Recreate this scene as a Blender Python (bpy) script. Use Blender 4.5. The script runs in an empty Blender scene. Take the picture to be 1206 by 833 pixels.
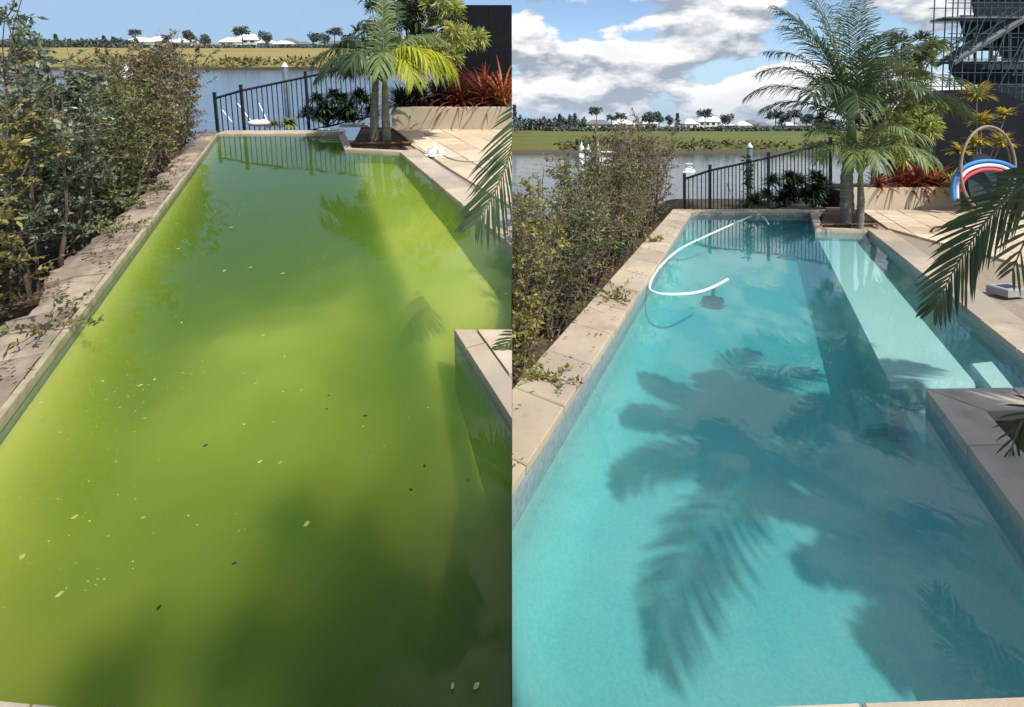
import bpy, bmesh, math, random
from mathutils import Vector, Matrix, noise
R = random.Random(7)
S = bpy.context.scene
COL = S.collection
# ------------------------------------------------------------------ camera, light, exposure
F = 600.0            # focal length in photograph pixels (the photograph is 1206 wide)
H = 1.7              # camera height over the decks
HOR = 148.0          # row of the true horizon
CX = 603.0
cam = bpy.data.cameras.new('camera'); camo = bpy.data.objects.new('camera', cam); COL.objects.link(camo)
camo.location = (0, 0, H); camo.rotation_euler = (math.pi/2, 0, 0)
cam.sensor_width = 36; cam.lens = 36*F/1206; cam.shift_y = -(416.5-HOR)/1206
cam.clip_start = 0.05; cam.clip_end = 3000
S.camera = camo
SUN_EL, SUN_AZ = 50.0, 142.0      # sun behind the camera, to the right (azimuth clockwise from +Y)
sd = Vector((math.sin(math.radians(SUN_AZ))*math.cos(math.radians(SUN_EL)),
             math.cos(math.radians(SUN_AZ))*math.cos(math.radians(SUN_EL)), math.sin(math.radians(SUN_EL))))
sun = bpy.data.lights.new('sun', 'SUN'); suno = bpy.data.objects.new('sun', sun); COL.objects.link(suno)
sun.energy = 3.6; sun.angle = math.radians(0.6); sun.color = (1, .955, .88)
suno.rotation_euler = sd.to_track_quat('Z', 'Y').to_euler(); suno.location = (0, -5, 20)
S.view_settings.view_transform = 'Standard'; S.view_settings.look = 'None'
S.view_settings.exposure = 0.45; S.view_settings.gamma = 1.0
S.render.engine = 'CYCLES'
S.cycles.use_denoising = True
S.cycles.max_bounces = 8; S.cycles.volume_bounces = 2; S.cycles.transparent_max_bounces = 16
S.cycles.diffuse_bounces = 3; S.cycles.glossy_bounces = 3

def N(nt, t, **kw):
    n = nt.nodes.new(t)
    for k, v in kw.items():
        if k.startswith('i_'): n.inputs[k[2:].replace('_', ' ')].default_value = v
        else: setattr(n, k, v)
    return n
def mathn(nt, op, a, b=None, c=None, clamp=False):
    n = nt.nodes.new('ShaderNodeMath'); n.operation = op; n.use_clamp = clamp
    for i, x in enumerate((a, b, c)):
        if x is None: continue
        if isinstance(x, (int, float)): n.inputs[i].default_value = x
        else: nt.links.new(x, n.inputs[i])
    return n.outputs[0]
def smooth(nt, x, lo, hi, a=0.0, b=1.0):
    n = nt.nodes.new('ShaderNodeMapRange'); n.interpolation_type = 'SMOOTHSTEP'
    nt.links.new(x, n.inputs[0])
    n.inputs[1].default_value = lo; n.inputs[2].default_value = hi; n.inputs[3].default_value = a; n.inputs[4].default_value = b
    return n.outputs[0]
def mixc(nt, f, a, b):
    n = nt.nodes.new('ShaderNodeMix'); n.data_type = 'RGBA'
    for s, x in ((n.inputs[0], f), (n.inputs[6], a), (n.inputs[7], b)):
        if isinstance(x, (int, float)): s.default_value = x
        elif isinstance(x, tuple): s.default_value = (*x, 1) if len(x) == 3 else x
        else: nt.links.new(x, s)
    return n.outputs[2]

def make_world():
    w = bpy.data.worlds.new('World'); S.world = w; w.use_nodes = True
    nt = w.node_tree; nt.nodes.clear()
    sky = N(nt, 'ShaderNodeTexSky', sky_type='NISHITA'); sky.sun_disc = False
    sky.sun_elevation = math.radians(SUN_EL); sky.sun_rotation = math.radians(SUN_AZ)
    sky.altitude = 0; sky.air_density = 1.0; sky.dust_density = 0.3; sky.ozone_density = 2.5
    tc = N(nt, 'ShaderNodeTexCoord')
    sp = N(nt, 'ShaderNodeSeparateXYZ'); nt.links.new(tc.outputs['Generated'], sp.inputs[0])
    def field(dz, off=(3.1, 0.4, 0.0)):
        z = mathn(nt, 'MULTIPLY', mathn(nt, 'ADD', sp.outputs[2], dz), 2.2)
        cb = N(nt, 'ShaderNodeCombineXYZ')
        nt.links.new(mathn(nt, 'ADD', sp.outputs[0], off[0]), cb.inputs[0])
        nt.links.new(mathn(nt, 'ADD', sp.outputs[1], off[1]), cb.inputs[1])
        nt.links.new(mathn(nt, 'ADD', z, off[2]), cb.inputs[2])
        nz = N(nt, 'ShaderNodeTexNoise', i_Scale=5.4, i_Detail=10.0, i_Roughness=.56, i_Distortion=.15)
        nt.links.new(cb.outputs[0], nz.inputs['Vector'])
        return nz.outputs[0]
    n0 = field(0.0); n1 = field(0.025); n2 = field(0.07)
    right = smooth(nt, sp.outputs[0], -.25, -.02)
    def bump(x0, z0, rx, rz, amp):
        dx = mathn(nt, 'DIVIDE', mathn(nt, 'SUBTRACT', sp.outputs[0], x0), rx); dz = mathn(nt, 'DIVIDE', mathn(nt, 'SUBTRACT', sp.outputs[2], z0), rz)
        rr = mathn(nt, 'ADD', mathn(nt, 'MULTIPLY', dx, dx), mathn(nt, 'MULTIPLY', dz, dz))
        return mathn(nt, 'MULTIPLY', mathn(nt, 'POWER', 2.718, mathn(nt, 'MULTIPLY', rr, -1.0)), amp)
    adj = bump(.16, .18, .12, .045, -.17)
    for b_ in ((.48, .20, .035, .06, -.14), (.36, .20, .12, .05, .08), (.66, .2, .08, .08, .06), (.0, .12, .2, .04, .06)):
        adj = mathn(nt, 'ADD', adj, bump(*b_))
    nc = mathn(nt, 'ADD', n0, adj)
    cov = smooth(nt, nc, .412, .475)
    cov = mathn(nt, 'MULTIPLY', cov, right)
    # sunlit tops, grey bases
    d = mathn(nt, 'SUBTRACT', n0, n1)
    d2 = mathn(nt, 'SUBTRACT', n0, n2)
    lit = mathn(nt, 'ADD', mathn(nt, 'MULTIPLY', d, 6.5), mathn(nt, 'MULTIPLY', d2, 1.6))
    lit = mathn(nt, 'ADD', lit, .62, clamp=True)
    thick = smooth(nt, n0, .5, .72, 0.0, .22)
    lit = mathn(nt, 'SUBTRACT', lit, thick, clamp=True)
    cloud = mixc(nt, lit, (2.4, 2.75, 3.3), (6.6, 6.6, 6.6))
    haze = smooth(nt, sp.outputs[2], 0.0, .10, .45, 0.0)
    cloud = mixc(nt, haze, cloud, (2.9, 3.5, 4.3))
    air_r = smooth(nt, sp.outputs[2], 0.0, .16, .9, 0.0); air_l = smooth(nt, sp.outputs[2], .05, .6, .95, 0.0)
    air = mathn(nt, 'ADD', mathn(nt, 'MULTIPLY', air_r, right), mathn(nt, 'MULTIPLY', air_l, mathn(nt, 'SUBTRACT', 1.0, right)))
    skyc = mixc(nt, air, sky.outputs[0], (2.3, 3.35, 4.7))
    col = mixc(nt, cov, skyc, cloud)
    bg = N(nt, 'ShaderNodeBackground'); nt.links.new(col, bg.inputs[0]); bg.inputs[1].default_value = 0.12
    out = N(nt, 'ShaderNodeOutputWorld'); nt.links.new(bg.outputs[0], out.inputs[0])
make_world()

# ------------------------------------------------------------------ materials
def P(name, c1, c2=None, scale=8, rough=.7, bump=.0, bscale=None, detail=5, spec=.4, vec='Object', island=0.0, trans=0.0, stretch=None, c3=None, metal=0, coat=0):
    m = bpy.data.materials.new(name); m.use_nodes = True; nt = m.node_tree
    b = nt.nodes['Principled BSDF']; b.inputs['Roughness'].default_value = rough
    b.inputs['Specular IOR Level'].default_value = spec; b.inputs['Metallic'].default_value = metal
    b.inputs['Coat Weight'].default_value = coat
    c2 = c2 or tuple(x*.8 for x in c1)
    tc = N(nt, 'ShaderNodeTexCoord'); v = tc.outputs[vec]
    if stretch:
        mp = N(nt, 'ShaderNodeMapping'); mp.inputs['Scale'].default_value = stretch
        nt.links.new(v, mp.inputs[0]); v = mp.outputs[0]
    nz = N(nt, 'ShaderNodeTexNoise', i_Scale=scale, i_Detail=detail, i_Roughness=.6); nt.links.new(v, nz.inputs['Vector'])
    f = smooth(nt, nz.outputs[0], .32, .68)
    c = mixc(nt, f, c1, c2)
    if c3:
        n3 = N(nt, 'ShaderNodeTexNoise', i_Scale=scale*.23, i_Detail=3.0); nt.links.new(v, n3.inputs['Vector'])
        c = mixc(nt, smooth(nt, n3.outputs[0], .42, .62), c, c3)
    if island:
        g = N(nt, 'ShaderNodeNewGeometry')
        hs = N(nt, 'ShaderNodeHueSaturation'); nt.links.new(c, hs.inputs['Color'])
        nt.links.new(mathn(nt, 'ADD', mathn(nt, 'MULTIPLY', g.outputs['Random Per Island'], island), 1-island*.5), hs.inputs['Value'])
        r2 = mathn(nt, 'FRACT', mathn(nt, 'MULTIPLY', g.outputs['Random Per Island'], 17.3))
        nt.links.new(mathn(nt, 'ADD', mathn(nt, 'MULTIPLY', r2, .05), .475), hs.inputs['Hue'])
        c = hs.outputs[0]
    if name in ('coping_stone', 'coping_stone_grey', 'sandstone_paver', 'sandstone_paver_pale', 'worn_kerb', 'kerb_lip'):
        oi = N(nt, 'ShaderNodeObjectInfo'); hv = N(nt, 'ShaderNodeHueSaturation'); nt.links.new(c, hv.inputs['Color'])
        nt.links.new(mathn(nt, 'ADD', mathn(nt, 'MULTIPLY', oi.outputs['Random'], .26), .84), hv.inputs['Value'])
        st = N(nt, 'ShaderNodeTexNoise', i_Scale=1.3, i_Detail=7.0, i_Roughness=.7); nt.links.new(v, st.inputs['Vector'])
        c = mixc(nt, smooth(nt, st.outputs[0], .55, .72, 0.0, .55), hv.outputs[0], tuple(x*.42 for x in c2))
    nt.links.new(c, b.inputs['Base Color'])
    if bump:
        bz = N(nt, 'ShaderNodeTexNoise', i_Scale=bscale or scale*3, i_Detail=6.0, i_Roughness=.65); nt.links.new(v, bz.inputs['Vector'])
        bp = N(nt, 'ShaderNodeBump', i_Strength=bump, i_Distance=.02); nt.links.new(bz.outputs[0], bp.inputs['Height'])
        nt.links.new(bp.outputs[0], b.inputs['Normal'])
    if trans:
        tr = N(nt, 'ShaderNodeBsdfTranslucent'); nt.links.new(c, tr.inputs[0])
        mx = N(nt, 'ShaderNodeMixShader'); mx.inputs[0].default_value = trans
        o = nt.nodes['Material Output']
        nt.links.new(b.outputs[0], mx.inputs[1]); nt.links.new(tr.outputs[0], mx.inputs[2]); nt.links.new(mx.outputs[0], o.inputs[0])
    return m

def pool_water_mat(name, absorb, adens, scat, sdens, ripple, aniso=.3, rough=.02):
    """clear surface (fresnel mirror over a see-through body) with the water itself as a volume"""
    m = bpy.data.materials.new(name); m.use_nodes = True; nt = m.node_tree; nt.nodes.clear()
    tc = N(nt, 'ShaderNodeTexCoord')
    mp = N(nt, 'ShaderNodeMapping'); mp.inputs['Scale'].default_value = (1, .7, 1); nt.links.new(tc.outputs['Object'], mp.inputs[0])
    n1 = N(nt, 'ShaderNodeTexNoise', i_Scale=5.0, i_Detail=3.0, i_Roughness=.5, i_Distortion=.4); nt.links.new(mp.outputs[0], n1.inputs['Vector'])
    n2 = N(nt, 'ShaderNodeTexNoise', i_Scale=1.1, i_Detail=2.0); nt.links.new(mp.outputs[0], n2.inputs['Vector'])
    hgt = mathn(nt, 'MULTIPLY', n1.outputs[0], smooth(nt, n2.outputs[0], .35, .65, .15, 1.0))
    bp = N(nt, 'ShaderNodeBump', i_Strength=ripple, i_Distance=.02); nt.links.new(hgt, bp.inputs['Height'])
    gl = N(nt, 'ShaderNodeBsdfGlossy', i_Roughness=rough); nt.links.new(bp.outputs[0], gl.inputs['Normal'])
    tr = N(nt, 'ShaderNodeBsdfTransparent')
    fr = N(nt, 'ShaderNodeFresnel', i_IOR=1.33); nt.links.new(bp.outputs[0], fr.inputs['Normal'])
    g = N(nt, 'ShaderNodeNewGeometry')
    f = mathn(nt, 'MULTIPLY', fr.outputs[0], mathn(nt, 'SUBTRACT', 1.0, g.outputs['Backfacing']))
    mx = N(nt, 'ShaderNodeMixShader'); nt.links.new(f, mx.inputs[0]); nt.links.new(tr.outputs[0], mx.inputs[1]); nt.links.new(gl.outputs[0], mx.inputs[2])
    va = N(nt, 'ShaderNodeVolumeAbsorption'); va.inputs[0].default_value = (*absorb, 1); va.inputs[1].default_value = adens
    vs = N(nt, 'ShaderNodeVolumeScatter'); vs.inputs[0].default_value = (*scat, 1); vs.inputs[1].default_value = sdens; vs.inputs[2].default_value = aniso
    ad = N(nt, 'ShaderNodeAddShader'); nt.links.new(va.outputs[0], ad.inputs[0]); nt.links.new(vs.outputs[0], ad.inputs[1])
    o = N(nt, 'ShaderNodeOutputMaterial'); nt.links.new(mx.outputs[0], o.inputs[0]); nt.links.new(ad.outputs[0], o.inputs['Volume'])
    return m

M = {}
M['pebble'] = P('pool_pebble', (.37, .54, .50), (.30, .46, .43), 60, .8, .3, 160, island=0)
M['pebble_green'] = P('pool_pebble_dirty', (.42, .48, .22), (.36, .42, .2), 20, .9)
M['algae'] = P('settled_algae', (.66, .72, .20), (.52, .62, .15), 1.3, .95, c3=(.60, .60, .16))
_b = M['algae'].node_tree.nodes['Principled BSDF']; _b.inputs['Subsurface Weight'].default_value = .9; _b.inputs['Subsurface Radius'].default_value = (.9, 1.0, .5); _b.inputs['Subsurface Scale'].default_value = .33
M['bench_green'] = P('pool_bench_algae', (.56, .62, .18), (.46, .52, .14), 3, .9)
M['bench'] = P('pool_bench', (.44, .58, .52), (.38, .51, .46), 50, .8, .2, 140)
M['water_green'] = pool_water_mat('green_pool_water', (.42, .56, .0), 2.4, (.60, 1.0, .26), 1.0, .12)
M['water_blue'] = pool_water_mat('clear_pool_water', (.22, .80, .83), 1.2, (.66, .95, .93), .26, .09)
M['tile'] = P('waterline_tile', (.33, .36, .36), (.22, .26, .28), 30, .35)
M['coping'] = P('coping_stone', (.56, .46, .34), (.47, .375, .27), 3.5, .8, .25, 60, c3=(.40, .34, .27))
M['coping_grey'] = P('coping_stone_grey', (.52, .45, .37), (.42, .37, .31), 4, .75, .25, 60)
M['kerb_worn'] = P('worn_kerb', (.42, .34, .26), (.25, .20, .155), 5, .9, .6, 30, c3=(.19, .16, .13))
M['lip'] = P('kerb_lip', (.46, .40, .27), (.30, .26, .16), 7, .8, .2)
M['paver'] = P('sandstone_paver', (.66, .52, .37), (.54, .41, .28), 2.2, .8, .2, 50, c3=(.60, .44, .31), stretch=(1, 2.4, 1))
M['paver_b'] = P('sandstone_paver_pale', (.72, .60, .45), (.60, .47, .33), 2.6, .8, .2, 50, stretch=(1, 2.2, 1))
M['mortar'] = P('mortar', (.33, .27, .2), (.26, .21, .16), 20, .9)
M['render'] = P('cream_render', (.50, .43, .32), (.44, .37, .275), 2.5, .85, .15, 40)
M['charcoal'] = P('charcoal_wall', (.010, .012, .016), (.014, .016, .02), 2, .8, .1, spec=.12)
M['soil'] = P('garden_soil', (.10, .062, .04), (.055, .035, .025), 14, .95, .8, 30)
M['timber'] = P('edging_timber', (.16, .08, .045), (.10, .05, .03), 12, .8, .3)
M['black'] = P('black_metal', (.012, .016, .024), (.02, .024, .03), 10, .4)
M['white'] = P('white_plastic', (.78, .8, .8), (.7, .72, .74), 8, .45)
M['hose'] = P('pool_hose_plastic', (.72, .86, .86), (.6, .76, .78), 8, .4)
M['hose_grey'] = P('grey_hose_plastic', (.42, .48, .46), (.32, .38, .37), 8, .45)
M['pile'] = P('pile_sleeve', (.10, .14, .18), (.07, .1, .13), 4, .6)
M['trunk'] = P('palm_trunk', (.26, .235, .19), (.15, .135, .11), 9, .85, .5, 30, stretch=(.4, .4, 4))
M['crownshaft'] = P('crownshaft', (.22, .27, .10), (.15, .2, .07), 5, .5)
M['frond'] = P('palm_frond', (.045, .085, .035), (.07, .11, .04), 3, .42, island=.5, trans=.22)
M['frond_sunlit'] = P('palm_frond_sunlit', (.52, .52, .03), (.36, .44, .03), 3, .42, island=.5, trans=.45)  # the sunlit look of these fronds is put into their colour
M['frond_pale'] = P('palm_frond_pale', (.17, .25, .08), (.24, .30, .11), 3, .45, island=.5, trans=.35)
M['rachis'] = P('frond_stalk', (.14, .17, .06), (.1, .12, .05), 6, .5)
M['olive'] = P('olive_leaf', (.27, .29, .085), (.17, .20, .06), 3, .5, island=.7, trans=.3)
M['olive_dark'] = P('dark_leaf', (.035, .05, .018), (.06, .08, .03), 3, .5, island=.7, trans=.2)  # darker copy, shade painted into the bushy trees' clumps
M['lime_clump'] = P('yellow_green_leaf', (.50, .52, .16), (.36, .40, .10), 3, .5, island=.6, trans=.35)  # paler copy, sunlight painted into the bushy trees' clumps; plain colour elsewhere
M['yellow_leaf'] = P('yellow_leaf', (.62, .47, .05), (.45, .4, .07), 2, .5, island=.6, trans=.3)
M['red_leaf'] = P('bronze_leaf', (.26, .055, .025), (.13, .035, .02), 3, .45, island=.7, trans=.3)
M['orange_leaf'] = P('orange_leaf', (.42, .14, .04), (.28, .07, .03), 3, .45, island=.6, trans=.3)
M['dark_strap'] = P('dark_strap_leaf', (.022, .042, .02), (.035, .06, .028), 3, .4, island=.7, trans=.15)
M['hedge_green'] = P('hedge_leaf_green', (.20, .22, .07), (.09, .12, .05), 1.6, .45, island=1.0, trans=.2, c3=(.18, .165, .05))
M['hedge_blue'] = P('hedge_leaf_blue_green', (.11, .15, .095), (.19, .22, .14), 1.6, .42, island=1.0, trans=.15)
M['hedge_brown'] = P('hedge_leaf_brown', (.23, .175, .10), (.29, .21, .125), 2.5, .6, island=1.0, trans=.2, c3=(.15, .15, .05))
M['hedge_yellow'] = P('hedge_leaf_yellow', (.30, .26, .07), (.17, .17, .055), 2, .5, island=.9, trans=.25)
M['twig'] = P('hedge_twig', (.15, .115, .085), (.085, .065, .05), 8, .85)
M['twig_pale'] = P('hedge_twig_pale', (.22, .19, .155), (.13, .11, .09), 8, .85)
M['bit'] = P('dark_leaf_bit', (.05, .035, .015), (.03, .02, .01), 5, .8)
M['litter'] = P('dead_leaf', (.17, .105, .055), (.09, .06, .035), 5, .8, island=.9)
M['brick_grey'] = P('grey_block', (.35, .35, .34), (.28, .28, .28), 12, .7, .2)
M['noodle_blue'] = P('foam_blue', (.05, .28, .72), (.04, .24, .65), 10, .6)
M['noodle_white'] = P('foam_white', (.75, .75, .78), (.68, .68, .72), 10, .6)
M['noodle_red'] = P('foam_red', (.62, .07, .11), (.55, .06, .1), 10, .6)
M['cane'] = P('cane', (.36, .28, .2), (.25, .19, .13), 12, .6)
M['cushion_dark'] = P('dark_cushion', (.02, .03, .05), (.03, .04, .06), 10, .9)
M['house_white'] = P('house_white', (.78, .77, .74), (.7, .7, .68), .3, .8)
M['house_cream'] = P('house_cream', (.5, .45, .38), (.45, .4, .34), .3, .8)
M['roof_white'] = P('roof_white', (.80, .81, .82), (.72, .73, .75), .4, .6)
M['roof_grey'] = P('roof_grey', (.17, .18, .2), (.13, .14, .16), .4, .6)
M['window'] = P('window_glass', (.03, .04, .055), (.02, .03, .04), 1, .1)
M['far_leaf'] = P('far_foliage', (.10, .13, .11), (.06, .085, .08), .3, .7, island=.7)  # distance haze is mixed into this pale bluish green
M['far_trunk'] = P('far_trunk', (.2, .18, .15), (.15, .13, .11), 1, .8)
M['hull'] = P('boat_hull', (.8, .8, .79), (.74, .75, .76), 2, .3)
M['concrete'] = P('slab_concrete', (.035, .04, .05), (.025, .028, .035), 1, .8)
M['net'] = P('dark_cladding', (.022, .028, .032), (.014, .017, .021), .8, .8, spec=.15)
M['steel'] = P('scaffold_steel', (.07, .11, .13), (.04, .06, .08), 2, .45, metal=.3)
M['plank'] = P('scaffold_plank', (.2, .22, .2), (.14, .15, .15), 2, .8)
M['dry_boat'] = P('dark_trim', (.05, .06, .08), None, 4, .4)

def ground_mat(name, near1, near2, far1, far2, far3, shore):
    m = bpy.data.materials.new(name); m.use_nodes = True; nt = m.node_tree; b = nt.nodes['Principled BSDF']
    b.inputs['Roughness'].default_value = .95; b.inputs['Specular IOR Level'].default_value = .1
    tc = N(nt, 'ShaderNodeTexCoord'); sp = N(nt, 'ShaderNodeSeparateXYZ'); nt.links.new(tc.outputs['Object'], sp.inputs[0])
    a = N(nt, 'ShaderNodeTexNoise', i_Scale=6.0, i_Detail=8.0); nt.links.new(tc.outputs['Object'], a.inputs['Vector'])
    cn = mixc(nt, smooth(nt, a.outputs[0], .35, .65), near1, near2)
    mp = N(nt, 'ShaderNodeMapping'); mp.inputs['Scale'].default_value = (.35, 1, 1); nt.links.new(tc.outputs['Object'], mp.inputs[0])
    g = N(nt, 'ShaderNodeTexNoise', i_Scale=.045, i_Detail=8.0, i_Roughness=.65); nt.links.new(mp.outputs[0], g.inputs['Vector'])
    g2 = N(nt, 'ShaderNodeTexNoise', i_Scale=.16, i_Detail=6.0); nt.links.new(mp.outputs[0], g2.inputs['Vector'])
    cf = mixc(nt, smooth(nt, g.outputs[0], .4, .6), far1, far2)
    cf = mixc(nt, smooth(nt, g2.outputs[0], .55, .7), cf, far3)
    cf = mixc(nt, smooth(nt, sp.outputs[2], -1.45, -1.75), cf, shore)
    c = mixc(nt, smooth(nt, sp.outputs[1], 30, 45), cn, cf)
    nt.links.new(c, b.inputs['Base Color'])
    return m
M['ground_l'] = ground_mat('ground_dry', (.10, .075, .05), (.055, .045, .03), (.25, .22, .075), (.31, .24, .10), (.20, .19, .06), (.05, .045, .035))
M['ground_r'] = ground_mat('ground_green', (.10, .08, .055), (.06, .05, .035), (.105, .125, .035), (.14, .145, .045), (.17, .15, .06), (.09, .08, .065))
def canal_mat(name, c, rip, rough):
    m = bpy.data.materials.new(name); m.use_nodes = True; nt = m.node_tree; b = nt.nodes['Principled BSDF']
    b.inputs['Base Color'].default_value = (*c, 1); b.inputs['Roughness'].default_value = rough; b.inputs['IOR'].default_value = 1.33
    tc = N(nt, 'ShaderNodeTexCoord'); mp = N(nt, 'ShaderNodeMapping'); mp.inputs['Scale'].default_value = (.5, 1, 1); nt.links.new(tc.outputs['Object'], mp.inputs[0])
    a = N(nt, 'ShaderNodeTexNoise', i_Scale=2.2, i_Detail=5.0, i_Distortion=.3); nt.links.new(mp.outputs[0], a.inputs['Vector'])
    bp = N(nt, 'ShaderNodeBump', i_Strength=rip, i_Distance=.12); nt.links.new(a.outputs[0], bp.inputs['Height']); nt.links.new(bp.outputs[0], b.inputs['Normal'])
    return m
M['canal_l'] = canal_mat('canal_water_blue', (.10, .14, .19), .35, .15)
M['canal_r'] = canal_mat('canal_water_grey', (.05, .065, .075), .22, .08)

# ------------------------------------------------------------------ two sites in one world, meeting along the plane x = 0
C0 = Vector((0, 0, H))
class Site:
    def __init__(s, hor, side, key):
        a = math.atan((HOR-hor)/F)
        s.M = Matrix.Translation(C0) @ Matrix.Rotation(a, 4, 'X') @ Matrix.Translation(-C0)
        s.inv = s.M.inverted().to_3x3(); s.side = side; s.key = key
    def ray(s, px, py): return s.inv @ Vector(((px-CX)/F, 1, (HOR-py)/F))
    def at(s, px, py, z=0.0):
        r = s.ray(px, py); return C0 + r*((z-H)/r.z)
    def on(s, px, py, Y):
        r = s.ray(px, py); return C0 + r*(Y/r.y)
L = Site(50.0, -1, 'l'); RT = Site(HOR, 1, 'r')
SIDE = {}; SOLID = set(); FREE = set()

class MB:
    def __init__(s): s.v = []; s.f = []
    def add(s, vs, fs):
        k = len(s.v); s.v += [tuple(x) for x in vs]; s.f += [tuple(i+k for i in f) for f in fs]; return s
    def box(s, c, d, rz=0.0, rx=0.0, ry=0.0):
        m = Matrix.Translation(c) @ Matrix.Rotation(rz, 4, 'Z') @ Matrix.Rotation(ry, 4, 'Y') @ Matrix.Rotation(rx, 4, 'X')
        vs = [m @ Vector((x*d[0]/2, y*d[1]/2, z*d[2]/2)) for z in (-1, 1) for y in (-1, 1) for x in (-1, 1)]
        return s.add(vs, [(0, 2, 3, 1), (4, 5, 7, 6), (0, 1, 5, 4), (2, 6, 7, 3), (0, 4, 6, 2), (1, 3, 7, 5)])
    def prism(s, poly, z0, z1, bev=0.0):
        p = [Vector((q[0], q[1])) for q in poly]
        ar = sum(p[i].x*p[(i+1) % len(p)].y-p[(i+1) % len(p)].x*p[i].y for i in range(len(p)))
        if ar < 0: p.reverse()
        n = len(p)
        if bev:
            c = sum(p, Vector((0, 0)))/n
            q = [a+(c-a).normalized()*bev for a in p]
            vs = [(a.x, a.y, z0) for a in p]+[(a.x, a.y, z1-bev) for a in p]+[(a.x, a.y, z1) for a in q]
            fs = [tuple(range(n-1, -1, -1)), tuple(range(2*n, 3*n))]
            for k in (0, n): fs += [(k+i, k+(i+1) % n, k+n+(i+1) % n, k+n+i) for i in range(n)]
        else:
            vs = [(a.x, a.y, z0) for a in p]+[(a.x, a.y, z1) for a in p]
            fs = [tuple(range(n-1, -1, -1)), tuple(range(n, 2*n))]+[(i, (i+1) % n, n+(i+1) % n, n+i) for i in range(n)]
        return s.add(vs, fs)
    def tube(s, pts, rad, n=6, cap=True):
        pts = [Vector(p) for p in pts]
        if not isinstance(rad, (list, tuple)): rad = [rad]*len(pts)
        vs = []; ref = Vector((.13, .21, .97))
        for i, p in enumerate(pts):
            d = (pts[min(i+1, len(pts)-1)]-pts[max(i-1, 0)]).normalized()
            a = d.cross(ref)
            if a.length < .1: a = d.cross(Vector((1, 0, 0)))
            a.normalize(); b = d.cross(a)
            vs += [p+(a*math.cos(2*math.pi*k/n)+b*math.sin(2*math.pi*k/n))*rad[i] for k in range(n)]
        fs = [(i*n+k, (i+1)*n+k, (i+1)*n+(k+1) % n, i*n+(k+1) % n) for i in range(len(pts)-1) for k in range(n)]
        if cap: fs += [tuple(range(n)), tuple(range(len(vs)-1, len(vs)-n-1, -1))]
        return s.add(vs, fs)
    def lathe(s, prof, c=(0, 0, 0), n=20):
        vs = [(c[0]+r*math.cos(2*math.pi*k/n), c[1]+r*math.sin(2*math.pi*k/n), c[2]+z) for r, z in prof for k in range(n)]
        fs = [(i*n+k, i*n+(k+1) % n, (i+1)*n+(k+1) % n, (i+1)*n+k) for i in range(len(prof)-1) for k in range(n)]
        fs += [tuple(range(n-1, -1, -1)), tuple(range(len(vs)-n, len(vs)))]
        return s.add(vs, fs)
    def mesh(s, name, mat, smooth=False):
        me = bpy.data.meshes.new(name); me.from_pydata(s.v, [], s.f); me.update()
        if smooth: me.polygons.foreach_set('use_smooth', [True]*len(me.polygons))
        me.materials.append(mat); return me

def part(parent, name, mb, mat, smooth=False, label=None, kind=None, solid=False, loc=None):
    me = mb if isinstance(mb, bpy.types.Mesh) else mb.mesh(name, M[mat] if isinstance(mat, str) else mat, smooth)
    o = bpy.data.objects.new(name, me); COL.objects.link(o); o.parent = parent
    if loc is not None: o.location = loc
    if label: o['label'] = label
    if kind: o['kind'] = kind
    if solid: SOLID.add(o.name)
    return o
def thing(site, name, label, cat, loc=(0, 0, 0), rz=0.0, group=None, free=False):
    o = bpy.data.objects.new(name, None); COL.objects.link(o); o.empty_display_size = .2
    o.matrix_world = site.M @ Matrix.Translation(loc) @ Matrix.Rotation(rz, 4, 'Z')
    o['label'] = label; o['category'] = cat
    if group: o['group'] = group
    SIDE[o.name] = site.side
    if free: FREE.add(o.name)
    return o
def single(site, name, mb, mat, label, cat, loc=(0, 0, 0), rz=0.0, group=None, smooth=False, solid=False, free=False):
    me = mb if isinstance(mb, bpy.types.Mesh) else mb.mesh(name, M[mat], smooth)
    o = bpy.data.objects.new(name, me); COL.objects.link(o)
    o.matrix_world = site.M @ Matrix.Translation(loc) @ Matrix.Rotation(rz, 4, 'Z')
    o['label'] = label; o['category'] = cat
    if group: o['group'] = group
    SIDE[o.name] = site.side
    if solid: SOLID.add(o.name)
    if free: FREE.add(o.name)
    return o
def struct(site, name, mb, mat, smooth=False, solid=False):
    me = mb.mesh(name, M[mat], smooth)
    o = bpy.data.objects.new(name, me); COL.objects.link(o); o.matrix_world = site.M.copy(); o['kind'] = 'structure'
    SIDE[o.name] = site.side
    if solid: SOLID.add(o.name)
    return o
def copy_tree(src, site, loc, rz=0.0, label=None, scale=(1, 1, 1)):
    c = src.copy(); COL.objects.link(c)
    c.matrix_world = site.M @ Matrix.Translation(loc) @ Matrix.Rotation(rz, 4, 'Z') @ Matrix.Diagonal((*scale, 1))
    if label: c['label'] = label
    SIDE[c.name] = site.side
    for ch in list(src.children):
        d = ch.copy(); COL.objects.link(d); d.parent = c
        if ch.name in SOLID: SOLID.add(d.name)
        for g in list(ch.children):
            e = g.copy(); COL.objects.link(e); e.parent = d
    return c

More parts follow.
